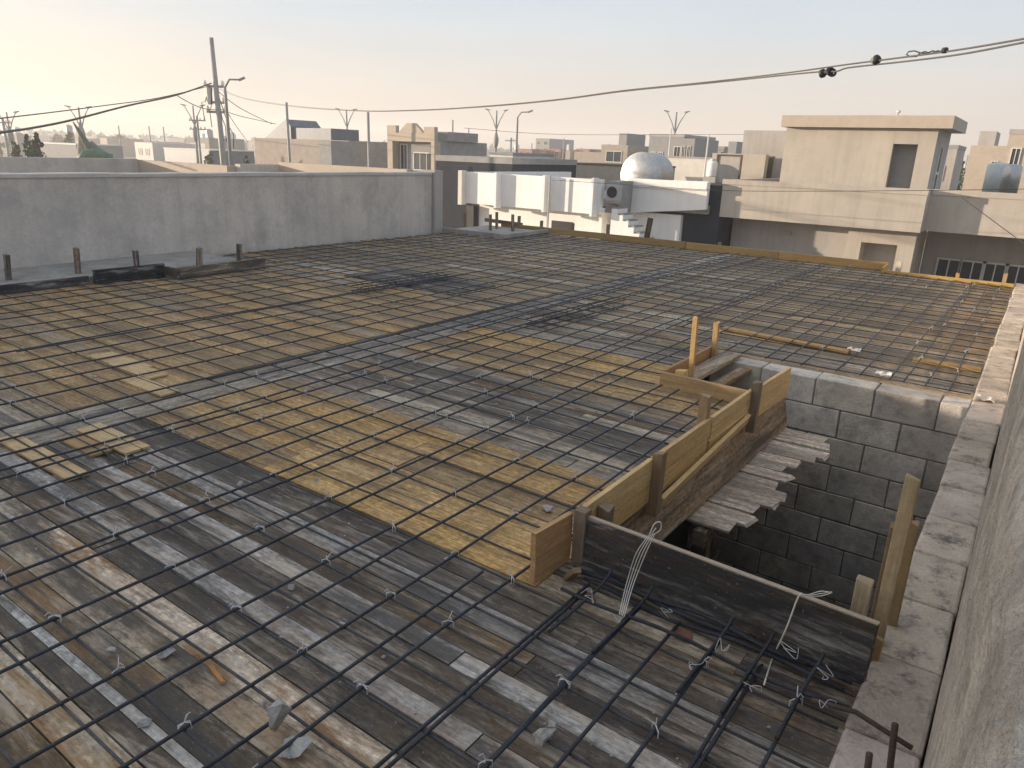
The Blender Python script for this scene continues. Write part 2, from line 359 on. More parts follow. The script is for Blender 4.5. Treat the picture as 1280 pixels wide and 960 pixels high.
def zone(x0, x1, y0, y1, along, pal, wr=(.10, .19), lr=(1.6, 3.6), z=0., special=None, mat='planks', cuts=()):
    m = MB(); A0, A1, B0, B1 = (x0, x1, y0, y1) if along == 'x' else (y0, y1, x0, x1)
    b = B0
    while b < B1-.015:
        w = min(rnd.uniform(*wr), B1-b)
        if B1-b-w < .05: w = B1-b
        for c0, c1 in cuts:                              # boards whose place the photograph gives
            if abs(b-c0) < 1e-4: w = c1-c0
            elif b < c0 < b+w+.03: w = c0-b
        a = A0 - rnd.uniform(0, .5)*0
        first = rnd.uniform(.4, lr[1])
        while a < A1-.01:
            L = min(first, A1-a); first = rnd.uniform(*lr)
            if A1-a-L < .25: L = A1-a
            m.cur = pick(pal)
            if special:
                sc = special(a+L/2, b+w/2)
                if sc: m.cur = sc
            t = .025; zz = z - t/2 + rnd.uniform(-.003, .003)
            dz = rnd.uniform(-.0015, .0015)
            p0 = (a+.001, b+w/2, zz) ; p1 = (a+L-.002, b+w/2, zz+dz)
            if along == 'y': p0 = (p0[1], p0[0], p0[2]); p1 = (p1[1], p1[0], p1[2])
            m.beam(p0, p1, w-rnd.uniform(.002, .006), t)
            a += L
        b += w
    return m.build('plank_panel', mat, deck)
def near_special(a, b):
    if .97 < b < 1.08: return (.68, .56, .44, .95)
    if .555 < b < .66: return (.60, .51, .39, .95)
    if .72 < b < .755: return (.46, .45, .43, .1)
    if 1.19 < b < 1.27: return (.40, .38, .365, .3)
    if 1.42 < b < 1.50: return (.46, .44, .42, .3)
    if 1.62 < b < 1.70: return (.36, .345, .33, .3)
    return None
XD, XS0, XS1 = -9.2, -4.32, -3.93
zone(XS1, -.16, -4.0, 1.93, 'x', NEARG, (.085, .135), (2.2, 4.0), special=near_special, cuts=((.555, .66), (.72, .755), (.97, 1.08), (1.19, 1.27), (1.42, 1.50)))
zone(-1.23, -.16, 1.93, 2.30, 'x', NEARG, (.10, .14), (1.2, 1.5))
zone(XS1, -1.23, 1.93, 2.90, 'x', YEL, (.15, .24), (1.5, 2.7), mat='yellow_planks', z=.006)
zone(XS1, -1.23, 2.90, 4.03, 'x', GREY, (.09, .15), (1.3, 2.7))
zone(XS1, -1.23, 4.03, 4.50, 'x', YEL, (.13, .2), (1.3, 2.4), mat='yellow_planks', z=.004)
zone(XS1, -1.86, 4.50, 5.02, 'x', YEL, (.13, .2), (1.2, 2.2), mat='yellow_planks', z=.004)
zone(XS1, -1.97, 5.02, 5.60, 'x', GREY+BLUE, (.1, .16), (1., 2.2))
zone(XS0, XS1, .2, 12.1, 'y', BLUE, (.12, .2), (.9, 2.2), z=-.004)           # blue-grey strip over a beam line
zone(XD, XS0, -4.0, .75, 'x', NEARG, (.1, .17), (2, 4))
zone(XD, XS0, .75, 1.55, 'x', BLUE+NEARG, (.11, .18), (1.2, 3))
zone(XD, XS0, 1.55, 5.60, 'x', LEFTY, (.13, .22), (.9, 1.8), mat='yellow_planks', z=.004)
zone(XS1, -4.30+.37, -4.0, .2, 'x', NEARG, (.1, .17), (2, 4)) if False else None
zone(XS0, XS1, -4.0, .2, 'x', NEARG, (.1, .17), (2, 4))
zone(XD, XS0, 5.60, 6.35, 'x', BLUE+LEFTY, (.12, .2), (1, 2.4))
zone(XS1, -1.97, 5.60, 6.2, 'x', GREY+YEL, (.1, .16), (1, 2.2))
zone(-1.97, -.16, 5.66, 6.2, 'x', GREY+RIGHTZ, (.1, .16), (1, 1.8))
zone(XD, XS0, 6.35, 12.1, 'x', FAR, (.11, .19), (1.2, 3), mat='yellow_planks')
zone(XS1, -2.6, 6.2, 12.1, 'x', FAR+FAR+GREY, (.11, .19), (1.2, 2.2), mat='yellow_planks')
zone(-2.6, -.16, 6.2, 12.1, 'x', RIGHTZ+FAR, (.11, .19), (1.1, 2.4), mat='yellow_planks')
# underside joists so that the deck has a thickness seen from the stairwell
for k in range(14):
    y = 2.6+.22*k
    if y > 5.4: break
    m = MB(); m.cur = (.12, .1, .07, .2); x1 = -1.26 if y < 4.45 else -1.9
    m.beam((-3.2, y, -.08), (x1, y, -.08), .05, .1); m.build('joist', 'planks', deck)
# odd bright new boards let into the deck
for (px, py, L, wd, c) in ((150, 452, .55, .16, (.60, .43, .23)), (172, 462, .5, .14, (.60, .43, .23)), (185, 482, .5, .12, (.60, .43, .23)), (50, 570, .75, .10, (.60, .43, .23)), (140, 548, .5, .13, (.60, .43, .23)), (105, 556, .35, .1, (.38, .24, .11))):
    zp_ = .011+.0001*(px % 37); p = atz(px, py, zp_); m = MB(); m.cur = (*c, .1); m.beam((p.x-L/2, p.y, zp_), (p.x+L/2, p.y+.004, zp_), wd, .012); m.build('patch_board', 'new_wood', deck)
# pale new batten lying across the far right of the deck
a = atz(905, 410, .02); b = atz(1062, 440, .02)
m = MB(); m.cur = (.50, .31, .12, .2); m.beam(a, b, .09, .02, seg=3); tag(m.build('new_batten', 'new_wood'), 'pale new timber batten lying across the far grey planks under the rebar', 'batten')
p = atz(1180, 455, .02); m = MB(); m.cur = (.46, .29, .10, .2); m.beam((p.x-.22, p.y, .015), (p.x+.25, p.y+.03, .015), .1, .02); tag(m.build('new_batten', 'new_wood'), 'short yellow board end lying flat near the right ledge beyond the stairwell', 'batten')

# ---------------------------------------------------------------- rebar grid with tie wires
RB_X = [-.30, -.44, -.58, -.71, -.88, -1.05, -1.29, -1.42, -1.56, -1.77, -1.90, -2.17, -2.30, -2.58, -2.68, -2.93, -3.10, -3.32, -3.52, -3.64, -3.84, -4.02, -4.20, -4.58, -4.89, -5.15, -5.43, -5.75, -6.15, -6.50, -6.85, -7.1, -7.4, -7.7, -8.0, -8.3, -8.6, -8.9]
RB_Y = [-.3, -.1, .1, .3, .47, .62, .78, .97, 1.165, 1.335, 1.54, 1.665, 1.885, 2.06, 2.28, 2.53, 2.76, 3.01, 3.25, 3.50, 3.73, 3.99, 4.24, 4.47, 4.72, 4.97, 5.2, 5.46]
y = 5.72
while y < 12.0: RB_Y.append(y); y += .27
ties = []
for v in range(4):                                  # four shapes of twisted tie wire
    m = MB()
    for k in range(2):
        a0 = rnd.uniform(0, PI); s = .017
        m.tube([(s*math.cos(a0), s*math.sin(a0), -.012), (s*.9*math.cos(a0), s*.9*math.sin(a0), .008), (0, 0, .013), (-s*math.cos(a0), -s*math.sin(a0), .006), (-s*math.cos(a0), -s*math.sin(a0), -.012)], .0016, 5)
    for k in range(2):
        a1 = rnd.uniform(0, 2*PI); L = rnd.uniform(.012, .03)
        m.tube([(0, 0, .012), (L*.4*math.cos(a1), L*.4*math.sin(a1), .02+.01*k), (L*math.cos(a1), L*math.sin(a1), .018+rnd.uniform(-.01, .018))], .0014, 5)
    o = m.build('tie_wire', 'wire'); ties.append(o.data); bpy.data.objects.remove(o)
def bar(name, pts, r, label, group, mat='rebar', n=7):
    o = MB().tube(pts, r, n).build(name, mat, smooth=True); tag(o, label, 'rebar', group); return o
def wob(p, amp, k): return amp*(noise.noise(Vector((p*.35, k*7.3, 1.1))) + .4*noise.noise(Vector((p*1.1, k*3.1, 5.7))))
ATOP, BLOW = .030, .0185
nt_ = 0
def in_open(x, y): return (-1.24 < x < -.16 and 2.02 < y < 5.62) or (-1.92 < x < -.16 and 4.45 < y < 5.62)
for i, X in enumerate(RB_X):
    spans = [(-2.5, 12.0)]
    if X > -1.24: spans = [(-2.5, 2.04-rnd.uniform(0, .06)), (5.68, 11.95)]
    elif X > -1.92: spans = [(-2.5, 4.42), (5.64, 11.95)]
    if X < -8.15: spans = [(5.75, 11.9)]
    if X in (-1.42,): spans[0] = (-2.5, 1.86); spans.append((2.2, 4.40))
    sk = rnd.uniform(-.006, .006); sag = rnd.uniform(-.002, .004)
    for (s0, s1) in spans:
        n = max(6, int((s1-s0)/.35)); pts = []
        for k in range(n+1):
            y = s0+(s1-s0)*k/n; pts.append((X + sk*(y-2) + wob(y, .028, i), y, ATOP + sag + .004*math.sin(y*2.1+i)))
        o = bar('rebar', pts, .0059, 'dark upper rebar running from the front to the far timber edge' if s1-s0 > 8 else 'shorter dark rebar of the upper layer stopping at the stairwell opening', 'rebar grid, upper bars')
        for j, Y in enumerate(RB_Y):
            if not (s0 < Y < s1) or (i*5+j*3+(i*j) % 4) % (2 if math.hypot(X, Y) < 3.6 else 3) or in_open(X, Y): continue
            d = math.hypot(X, Y)
            if d > 5.2 and not (X > -3.0 and Y > 5.6 and (i+j) % 3 == 0): continue
            ang = math.degrees(math.atan2(X, Y))
            if ang < -75 or Y < .3: continue
            t = bpy.data.objects.new('tie_wire', ties[(i*7+j*3) % 4]); col.objects.link(t); t.parent = o
            t.location = (X + sk*(Y-2) + wob(Y, .028, i), Y, ATOP + .002); t.rotation_euler.z = rnd.uniform(0, 6.28); sc = rnd.uniform(.8, 1.15); t.scale = (sc,)*3
            nt_ += 1
for j, Y in enumerate(RB_Y):
    x1 = -.18
    if 2.0 < Y < 4.45: x1 = -1.25
    elif 4.45 <= Y < 5.62: x1 = -1.95
    x0 = -8.1 if Y < 5.7 else -9.1
    sk = rnd.uniform(-.006, .006); n = 24; pts = []
    for k in range(n+1):
        x = x0+(x1-x0)*k/n; pts.append((x, Y + sk*(x+4) + wob(x, .018, j+50), BLOW + .003*math.sin(x*2+j)))
    bar('rebar', pts, .0047, 'thinner dark rebar running across the whole deck from left wall to right ledge' if x1 > -1 else 'thinner rebar running from the left wall and ending at the stairwell formwork', 'rebar grid, cross bars', 'rebar_dusty')
# overlapping doubled bars (laps) that thicken some lines in the photograph
for k, (X, a, b) in enumerate(((-4.18, 2.5, 8.5), (-5.72, 2.0, 7.0), (-.46, -.4, 2.0), (-.86, -.4, 2.02), (-1.07, -.5, 2.03), (-3.9, 4.8, 11), (-2.5, 6.2, 11.5))):
    pts = [(X + .012*math.sin(y*.7+k) + .006*(y-a), y, ATOP+.003+.003*math.sin(y+k)) for y in [a+(b-a)*q/12 for q in range(13)]]
    bar('rebar', pts, .0058, 'loose lap bar laid close beside a longer rebar of the upper layer', 'lap bars on the rebar grid')
# tangle of dark bars along the foot of the dark board
for k, (dy, z, x0, x1, r) in enumerate(((2.085, .030, -1.14, -.19, .009), (2.05, .022, -1.10, -.2, .0075), (2.065, .046, -1.06, -.32, .0075), (1.93, .043, -1.12, -.17, .0065))):
    pts = [(x0+(x1-x0)*q/8, dy + .012*math.sin(q*1.3+k) + .03*(1-q/8)*(k == 2), z + .005*math.sin(q*.9+k*2)) for q in range(9)]
    bar('rebar', pts, r, 'dark bar in the bundle lying along the foot of the stained board', 'bar bundle below the stained board')
# hooked bar ends that turn up at the board
for k, X in enumerate((-1.02, -.86, -.58, -.45, -.30)):
    pts = [(X, 1.7, ATOP+.014), (X+.004, 1.9, ATOP+.015), (X+.01, 2.0, ATOP+.022), (X+.02, 2.05, ATOP+.05), (X+.025, 2.06, ATOP+.075)]
    bar('rebar', pts, .0058, 'hooked rebar end turning up beside the stained board', 'hooked rebar ends')
# starter bars on the ledge, bottom right
for k, (px, py0, py1) in enumerate(((1083, 975, 942), (1112, 965, 905))):
    a = atz(px, py0, .03); b = atY(px+ (7 if k else 4), py1, a.y)
    bar('starter_bar', [(a.x, a.y, -.1), a, b], .0085, 'short rebar stub standing up from the ledge' + (' beside the cross bar end' if k else ' at the very bottom of the view'), None, 'rebar_rust')
bar('rebar', [atz(1015, 875, .05), atz(1070, 890, .06), atz(1140, 935, .06)], .0075, 'rusty crossbar end reaching over the block ledge', None, 'rebar_rust')
# stirrup cages showing above the deck over the beam lines
def cage(name, a, b, n, label):
    a = Vector(a); b = Vector(b); d = (b-a).normalized(); s = d.cross(Vector((0, 0, 1)))
    c = empty(name, (a+b)/2, label, 'rebar cage')
    for i in (-1, 1):
        for z in (.03, .085):
            MB().tube([a+s*(i*.07)+Vector((0, 0, z)), b+s*(i*.07)+Vector((0, 0, z))], .006, 6).build('long_bar', 'rebar', c, smooth=True)
    for k in range(n):
        p = a.lerp(b, (k+.5)/n); q = [p+s*(i*.09)+Vector((0, 0, z)) for i, z in ((-1, .012), (1, .012), (1, .09), (-1, .09), (-1, .012))]
        MB().tube(q, .003, 5).build('stirrup', 'rebar', c)
cage('stirrup_cage', atz(665, 412), atz(775, 383), 8, 'dark stirrup cage with legs poking down over a beam in the middle of the deck')
cage('stirrup_cage', atz(445, 368), atz(560, 350), 7, 'dark stirrup cage lying over a beam towards the left wall')
# darker boards beside the second cage
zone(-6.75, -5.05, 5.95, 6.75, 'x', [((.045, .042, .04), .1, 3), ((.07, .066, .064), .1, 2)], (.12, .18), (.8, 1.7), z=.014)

# ---------------------------------------------------------------- lumps, twine, scraps
def lump(px, py, r, label, group=None, mat='lump', flat=.75, name='concrete_lump'):
    import bmesh
    p = atz(px, py, .01); bm = bmesh.new(); bmesh.ops.create_icosphere(bm, subdivisions=4, radius=r)
    bm.free(); bm = bmesh.new()
    for _ in range(17):                                # broken faces: hull of scattered corners, then chipped
        d = Vector((rnd.gauss(0, 1)*1.2, rnd.gauss(0, 1), rnd.gauss(0, 1)*flat)).normalized()
        bm.verts.new(d*r*rnd.uniform(.65, 1.15)*(1 if rnd.random() > .3 else .7))
    h_ = bmesh.ops.convex_hull(bm, input=bm.verts); bmesh.ops.delete(bm, geom=[g for g in h_['geom_interior'] if isinstance(g, bmesh.types.BMVert)], context='VERTS')
    bmesh.ops.subdivide_edges(bm, edges=bm.edges, cuts=3, use_grid_fill=True)
    for v in bm.verts: v.co += v.co.normalized()*r*(.10*noise.noise(v.co*3/r+Vector((px, 0, 0)))+.07*noise.noise(v.co*9/r))
    for v in bm.verts: v.co.z *= flat
    lo = min(v.co.z for v in bm.verts)
    for v in bm.verts: v.co.z -= lo
    me = bpy.data.meshes.new(name); bm.to_mesh(me); bm.free(); me.materials.append(M[mat])
    o = bpy.data.objects.new(name, me); o.location = (p.x, p.y, .004); o.rotation_euler.z = rnd.uniform(0, 6); col.objects.link(o)
    tag(o, label, 'rubble', group); return o
lump(210, 816, .026, 'small grey lump of concrete beside a rebar on the dark boards at lower left')
lump(352, 912, .040, 'angular pale shard of concrete leaning on the rebar near the bottom edge', flat=1.2)
lump(372, 942, .048, 'crumbly pale heap of concrete cut by the bottom edge', flat=.6)
lump(680, 925, .036, 'grey stone lump between the paired bars at the bottom centre', flat=.9)
lump(690, 908, .018, 'smaller pale chip touching the stone lump at the bottom centre')
lump(684, 638, .028, 'bluish concrete spacer under the bar by the orange formwork end')
lump(427, 782, .018, 'small round stone on the light grey plank left of the middle')
for (px, py) in ((437, 550), (345, 455), (118, 470), (246, 545), (620, 505), (558, 480), (395, 600), (790, 452), (745, 515), (515, 675), (365, 735), (140, 815), (50, 700), (300, 605), (900, 480-40), (700, 430), (520, 455), (640, 560), (480, 820), (330, 878), (560, 700), (180, 905), (610, 850)):
    lump(px, py, rnd.uniform(.008, .019), 'tiny grey concrete crumb lying on the planks between the bars', 'concrete crumbs on the deck')
for k in range(46):
    lump(*rnd.choice([(rnd.uniform(5, 620), rnd.uniform(600, 950)), (rnd.uniform(620, 980), rnd.uniform(860, 955))]), rnd.uniform(.003, .007), 'tiny grey concrete crumb lying on the planks between the bars', 'concrete crumbs on the deck') if True else None
for px, py, lab in ((742, 752, 'broken orange tile shard under the bars below the orange formwork end'), (860, 800, 'orange tile shard between bars in front of the stained board')):
    p = atz(px, py, .01); m = MB(); m.beam((p.x-.06, p.y, .02), (p.x+.0, p.y+.012, .012), .035, .012, end=.012); tag(m.build('tile_shard', 'redtile'), lab, 'tile')
p = atz(270, 842, .01); m = MB(); m.cur = (.45, .22, .08, .2); m.beam((p.x-.045, p.y+.01, .008), (p.x+.05, p.y-.01, .01), .012, .008, end=.006); tag(m.build('wood_splinter', 'new_wood'), 'thin orange wood splinter on the dark boards at lower left', 'splinter')
for px, py, s, lab in ((1068, 436, .055, 'white crumpled scrap lying at the end of the pale batten'), (1105, 466, .06, 'flat yellowish scrap on the boards just beyond the stairwell wall'), (1232, 497, .06, 'white crumpled scrap on the ledge corner beyond the stairwell')):
    p = atz(px, py, .05); m = MB(); n = 6
    for i in range(n):
        for j in range(n): m.v.append((p.x+(i/5-.5)*s*1.8, p.y+(j/5-.5)*s*1.3, .045+.03*noise.noise(Vector((i*.7, j*.7, px)))))
    for i in range(n-1):
        for j in range(n-1): m.face([i*n+j, i*n+n+j, i*n+n+j+1, i*n+j+1])
    o = m.build('plastic_scrap', 'plastic'); so = o.modifiers.new('thick', 'SOLIDIFY'); so.thickness = .003; tag(o, lab, 'scrap')
def wire(name, pts, r, label, mat='twine'):
    P = [Vector(p) for p in pts]; out = []
    for i in range(len(P)-1):
        a, b, c, d = P[max(i-1, 0)], P[i], P[i+1], P[min(i+2, len(P)-1)]
        for k in range(5):
            t = k/5; out.append(.5*((2*b)+(c-a)*t+(2*a-5*b+4*c-d)*t*t+(3*b-a-3*c+d)*t**3))
    out.append(P[-1]); m = MB().tube(out, r, 5); return m
YB = 2.105
tw = empty('binding_wire', atY(800, 710, YB), 'pale wire looped over the left half of the dark stained board with a twisted end', 'wire')
for k in range(4):
    pts = [atz(774+2*k, 768+k, .06), atY(783+3*k, 730, YB-.03-.006*k), atY(795+4*k, 692, YB-.02), atY(812+2*k, 668, YB+.002)]
    wire('strand', pts, .0018, '').build('strand', 'twine', tw, smooth=True)
wire('', [atY(812, 668, YB), atY(818, 655, YB+.01), atY(826, 653, YB+.02), atY(825, 663, YB+.02), atY(815, 668, YB+.01), atY(820, 660, YB)], .0022, '').build('twisted_end', 'twine', tw, smooth=True)
tw = empty('binding_wire', atY(980, 800, YB), 'single pale wire over the right half of the stained board with a frayed tail', 'wire')
wire('', [atz(955, 856, .06), atY(966, 822, YB-.03), atY(983, 785, YB-.02), atY(997, 748, YB), atY(1003, 742, YB+.02)], .0028, '').build('strand', 'twine', tw, smooth=True)
for k in range(3):
    wire('', [atY(998, 744, YB), atY(1012, 743+k, YB+.02), atY(1026, 739+3*k, YB+.03), atY(1040, 741-2*k+k*k, YB+.03)], .0015, '').build('frayed_tail', 'twine', tw, smooth=True)
for q, (px, py) in enumerate(((835, 772), (905, 812), (1030, 845), (870, 832), (940, 865), (740, 745), (1035, 885), (985, 815))):
    a = atz(px, py, .06); pts = [a]
    for k in range(5): pts.append(a + Vector((rnd.uniform(-.03, .03), rnd.uniform(-.035, .03), rnd.uniform(0, .03))))
    tag(wire('', pts, .0010, '').build('wire_offcut', 'wire', smooth=True), 'springy offcut of tie wire among the bars before the stained board', 'wire', 'tie wire offcuts')

# ---------------------------------------------------------------- formwork round the stairwell
YW = (.72, .50, .23, .12); YW2 = (.66, .435, .185, .2); OR = (.52, .31, .15, .3); DW = (.25, .18, .11, .2); STK = (.40, .28, .16, .3); DSTK = (.20, .155, .115, .2)
def board(parent, name, a, b, w, t, c, mat='new_wood', up=(0, 0, 1), seg=3, warp=0., end=.004):
    m = MB(); m.cur = c; m.beam(a, b, t, w, Vector(up), end=end, seg=seg, warp=warp); return m.build(name, mat, parent, bevel=.002)
def stake(parent, x, y, z0, z1, c, lean=(0, 0), w=.045, t=.032, mat='new_wood', name='stake'):
    m = MB(); m.cur = c; m.beam((x, y, z0), (x+lean[0], y+lean[1], z1), w, t, Vector((0, 1, 0)), end=.008, seg=2); return m.build(name, mat, parent, bevel=.003)
XF = -1.215
lf = empty('timber_formwork', (XF, 3.4, 0), 'long yellow timber edge form with stakes along the left side of the stairwell', 'formwork')
board(lf, 'side_board', (XF-.03, 1.93, .062), (XF-.012, 2.15, .062), .095, .022, OR); board(lf, 'side_board', (XF-.03, 1.93, .165), (XF-.012, 2.15, .165), .105, .022, OR)
board(lf, 'side_board', (XF, 2.19, .055), (XF, 3.50, .055), .10, .022, YW2); board(lf, 'side_board', (XF, 2.19, .162), (XF, 2.82, .165), .105, .022, YW)
board(lf, 'side_board', (XF, 2.83, .165), (XF, 3.52, .16), .105, .022, YW2)
board(lf, 'side_board', (XF+.004, 3.53, .155), (XF, 4.19, .150), .12, .022, YW); board(lf, 'side_board', (XF+.004, 3.53, .042), (XF, 4.17, .035), .08, .022, YW2)
board(lf, 'side_board', (XF+.01, 4.20, .105), (XF+.015, 4.93, .085), .20, .022, YW)
m = MB(); m.cur = YW; m.beam((XF+.045, 2.86, -.005), (XF+.026, 4.10, .055), .022, .06, Vector((.3, 0, 1)), seg=4); m.build('rail_board', 'new_wood', lf, bevel=.002)
for (x, y, z1, c, l) in ((XF+.035, 2.16, .245, DSTK, (0, 0)), (XF+.032, 2.335, .185, DSTK, (.01, 0)), (XF+.03, 2.83, .245, DW, (0, .01)), (XF-.03, 3.50, .335, STK, (0, .01)), (XF+.03, 4.18, .26, DSTK, (0, 0))):
    stake(lf, x, y, -.05, z1, c, l, w=.05, t=.05)
# broad brown soffit board hanging below, dark rebars lying on it
sb = MB(); sb.cur = (.34, .24, .15, .3); sb.beam((-1.235, 2.50, -.15), (-1.225, 5.05, -.15), .03, .25, Vector((-.22, 0, 1)), seg=4, end=.01)
tag(sb.build('soffit_board', 'planks', bevel=.003), 'broad brown board slanting below the yellow edge form inside the stairwell', 'board')
for k in range(3):
    a = atz(842+5*k, 640-3*k, -.22); b = atz(912+5*k, 572-k, -.22)
    bar('rebar', [a, a.lerp(b, .5)+Vector((0, 0, .01)), b], .0065, 'dark offcut bar lying along the landing boards inside the stairwell', 'offcut bars on the landing boards')
# landing boards inside the stairwell
lb = empty('landing_form', (-1.1, 4.2, -.3), 'rough landing of weathered boards with ragged ends jutting into the stairwell', 'formwork')
ends = [(-.99, 3.42), (-.93, 3.55), (-.96, 3.68), (-.89, 3.80), (-.87, 3.93), (-.95, 4.06), (-.92, 4.19), (-1.0, 4.33), (-.93, 4.46), (-.88, 4.60), (-.84, 4.73), (-.86, 4.87), (-.92, 5.0)]
for k, (xe, y) in enumerate(ends):
    m = MB(); g = rnd.uniform(.75, 1.2); m.cur = (.72*g, .61*g, .50*g, .25)
    xi = -1.9
    m.beam((xi, y+rnd.uniform(-.01, .01), -.315), (xe, y+rnd.uniform(-.02, .02), -.30+rnd.uniform(-.004, .005)), .128, .017, end=.02, seg=2); m.build('landing_board', 'grey_timber', lb, bevel=.003)
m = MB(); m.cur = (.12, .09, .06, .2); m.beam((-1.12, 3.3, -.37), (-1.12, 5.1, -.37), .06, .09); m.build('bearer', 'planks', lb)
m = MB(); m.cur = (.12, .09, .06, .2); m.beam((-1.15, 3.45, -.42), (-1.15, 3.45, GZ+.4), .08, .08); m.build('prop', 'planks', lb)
# cross form and small side form at the far left corner of the stairwell
cf = empty('cross_form', (-1.6, 4.5, 0), 'low pale board form crossing to the yellow edge form, with a short block stake', 'formwork')
board(cf, 'cross_board', (-1.93, 4.50, .052), (-1.24, 4.46, .058), .10, .028, (.44, .30, .15, .15))
stake(cf, -1.80, 4.54, 0, .13, YW2, w=.07, t=.06)
sf = empty('side_form', (-1.93, 5.0, 0), 'small timber side form with two tall thin stakes beyond the cross board', 'formwork')
board(sf, 'side_board', (-1.925, 4.53, .055), (-1.93, 5.5, .055), .10, .024, (.38, .22, .09, .2))
a = atY(866, 452, 4.72); b = atY(870, 397, 4.72); m = MB(); m.cur = (.48, .31, .13, .15); m.beam((a.x, a.y, .0), b, .035, .03, Vector((0, 1, 0)), seg=3, end=.012); m.build('tall_stake', 'new_wood', sf, bevel=.002)
a = atY(893, 440, 5.4); b = atY(896, 403, 5.4); m = MB(); m.cur = (.42, .28, .13, .2); m.beam((a.x, a.y, .0), b, .04, .03, Vector((0, 1, 0)), seg=3, end=.012); m.build('tall_stake', 'new_wood', sf, bevel=.002)
m = MB(); m.cur = (.33, .26, .18, .3); m.beam((-1.83, 4.62, .02), (-1.80, 5.58, .035), .14, .03); tag(m.build('loose_board', 'planks', bevel=.003), 'loose weathered board bridging the far left corner of the stairwell', 'board')
m = MB(); m.cur = (.30, .20, .10, .3); m.beam((-1.70, 4.95, -.06), (-1.63, 5.6, -.03), .09, .03); tag(m.build('loose_board', 'planks', bevel=.003), 'narrow brown board end below the loose board at the stairwell corner', 'board')
# dark stained board closing the front of the stairwell
db = MB(); db.cur = (.04, .039, .042, .4)
db.beam((-1.19, 2.155, .105), (-.158, 2.125, .105), .020, .215, Vector((0, .12, 1)), seg=6, end=.004)
dbo = db.build('stained_board', 'dirty_board', bevel=.0025); tag(dbo, 'large black stained shuttering board on edge across the front of the stairwell', 'board')
m = MB(); m.cur = (.5, .42, .33, .2); m.beam((-1.19, 2.168, .2155), (-.158, 2.138, .2155), .018, .005, end=.004, seg=4); m.build('worn_edge', 'new_wood', dbo)
m = MB(); m.cur = DW; m.beam((-1.17, 2.06, .0), (-1.10, 2.0, .09), .03, .02); tag(m.build('wood_wedge', 'new_wood'), 'small grey wood wedge at the left foot of the stained board', 'wedge')
# rough stakes standing at the right end of the stained board
sk_ = [((-.172, 2.34, -.35), (-.168, 2.36, .60),   .042, .03, (.46, .37, .23, .2), 'tall rough timber stake standing beside the block ledge'),
       ((-.236, 2.335, -.2), (-.236, 2.34, .23), .05, .03, (.54, .45, .32, .2), 'short pale stake with a rounded top behind the right end of the stained board'),
       ((-.145, 2.46, -.3), (-.150, 2.50, .40), .035, .03, (.34, .25, .12, .2), 'dark yellow stake right behind the tall rough stake'),
       ((-.185, 2.50, -.3), (-.185, 2.52, .36), .06, .025, (.24, .17, .10, .2), 'brown board offcut on end between the stakes by the ledge'),
       ((-.165, 2.25, -.1), (-.160, 2.25, .10), .035, .03, (.44, .30, .13, .2), 'stubby yellow stake wedged between the stained board and ledge')]
for a, b, w_, t_, c, lab in sk_:
    m = MB(); m.cur = c; m.beam(a, b, w_, t_, Vector((0, 1, 0)), seg=6, end=.012)
    tag(m.build('timber_stake', 'new_wood', bevel=.004), lab, 'stake')

# ---------------------------------------------------------------- far and left edges of the deck
fe = empty('edge_form', (-5, 12.15, 0), 'long low timber edge form along the far side of the deck', 'formwork')
xs = [-9.0, -7.9, -6.6, -5.0, -3.4, -1.78]
for k in range(5):
    c = [(.30, .22, .10, .3), (.34, .25, .11, .3), (.30, .22, .10, .3), (.40, .27, .11, .3), (.46, .30, .11, .2)][k]
    board(fe, 'edge_board', (xs[k]+.005, 12.15+.01*(k % 2), .055), (xs[k+1]-.005, 12.15+.01*(k % 2), .06), .12, .03, c)
for px, h, py in ((581, .25, 262), (648, .28, 268), (676, .23, 275), (715, .24, 278), (759, .28, 280), (900, .16, 300)):
    p = atY(px, 300, 12.21); stake(fe, p.x, 12.21, -.05, h, DSTK if px != 676 else DSTK, (0, 0), w=.05, t=.05)
p = atY(807, 300, 12.24); stake(fe, p.x, 12.24, -.05, .46, (.07, .055, .045, 0), (.06, 0), w=.09, t=.05)
re = empty('edge_form', (-.9, 11.8, 0), 'short bright yellow edge form set forward at the far right corner', 'formwork')
board(re, 'edge_board', (-1.78, 11.72, .005), (-.18, 11.70, .010), .11, .035, (.50, .33, .10, .15))
board(re, 'return_board', (-1.79, 11.75, .03), (-1.79, 12.12, .05), .12, .03, (.48, .31, .10, .15))
stake(re, -1.62, 12.0, 0, .17, (.62, .55, .45, 0), w=.07, t=.06); stake(re, -.3, 11.84, 0, .17, STK)
stake(re, -.85, 11.84, 0, .11, (.5, .31, .1, 0))
# concrete corner and upright timbers in the far left corner
cb = empty('corner_box', (-8.6, 11.1, 0), 'low grey concrete box form in the far left corner of the deck', 'formwork')
box('box_side', 'slabgrey', cb, -9.2, -7.75, 10.55, 10.62, 0, .10); box('box_side', 'slabgrey', cb, -7.82, -7.75, 10.62, 12.0, 0, .10); box('fill', 'slabgrey', cb, -9.2, -7.82, 10.62, 12.0, -.02, .06)
m = MB(); m.cur = (.16, .11, .07, .3); m.beam((-9.3, 12.0, .16), (-8.3, 11.9, .15), .03, .07); m.build('top_board', 'planks', cb)
for px, py0, py1 in ((548, 282, 266), (613, 285, 268), (621, 283, 265), (641, 286, 268)):
    p = atz(px, py0+3, .06); q = atY(px, py1, p.y); m = MB(); m.cur = DSTK; m.beam((p.x, p.y, .0), (q.x, q.y, q.z), .045, .04, Vector((0, 1, 0)))
    m.build('stake', 'planks', cb)
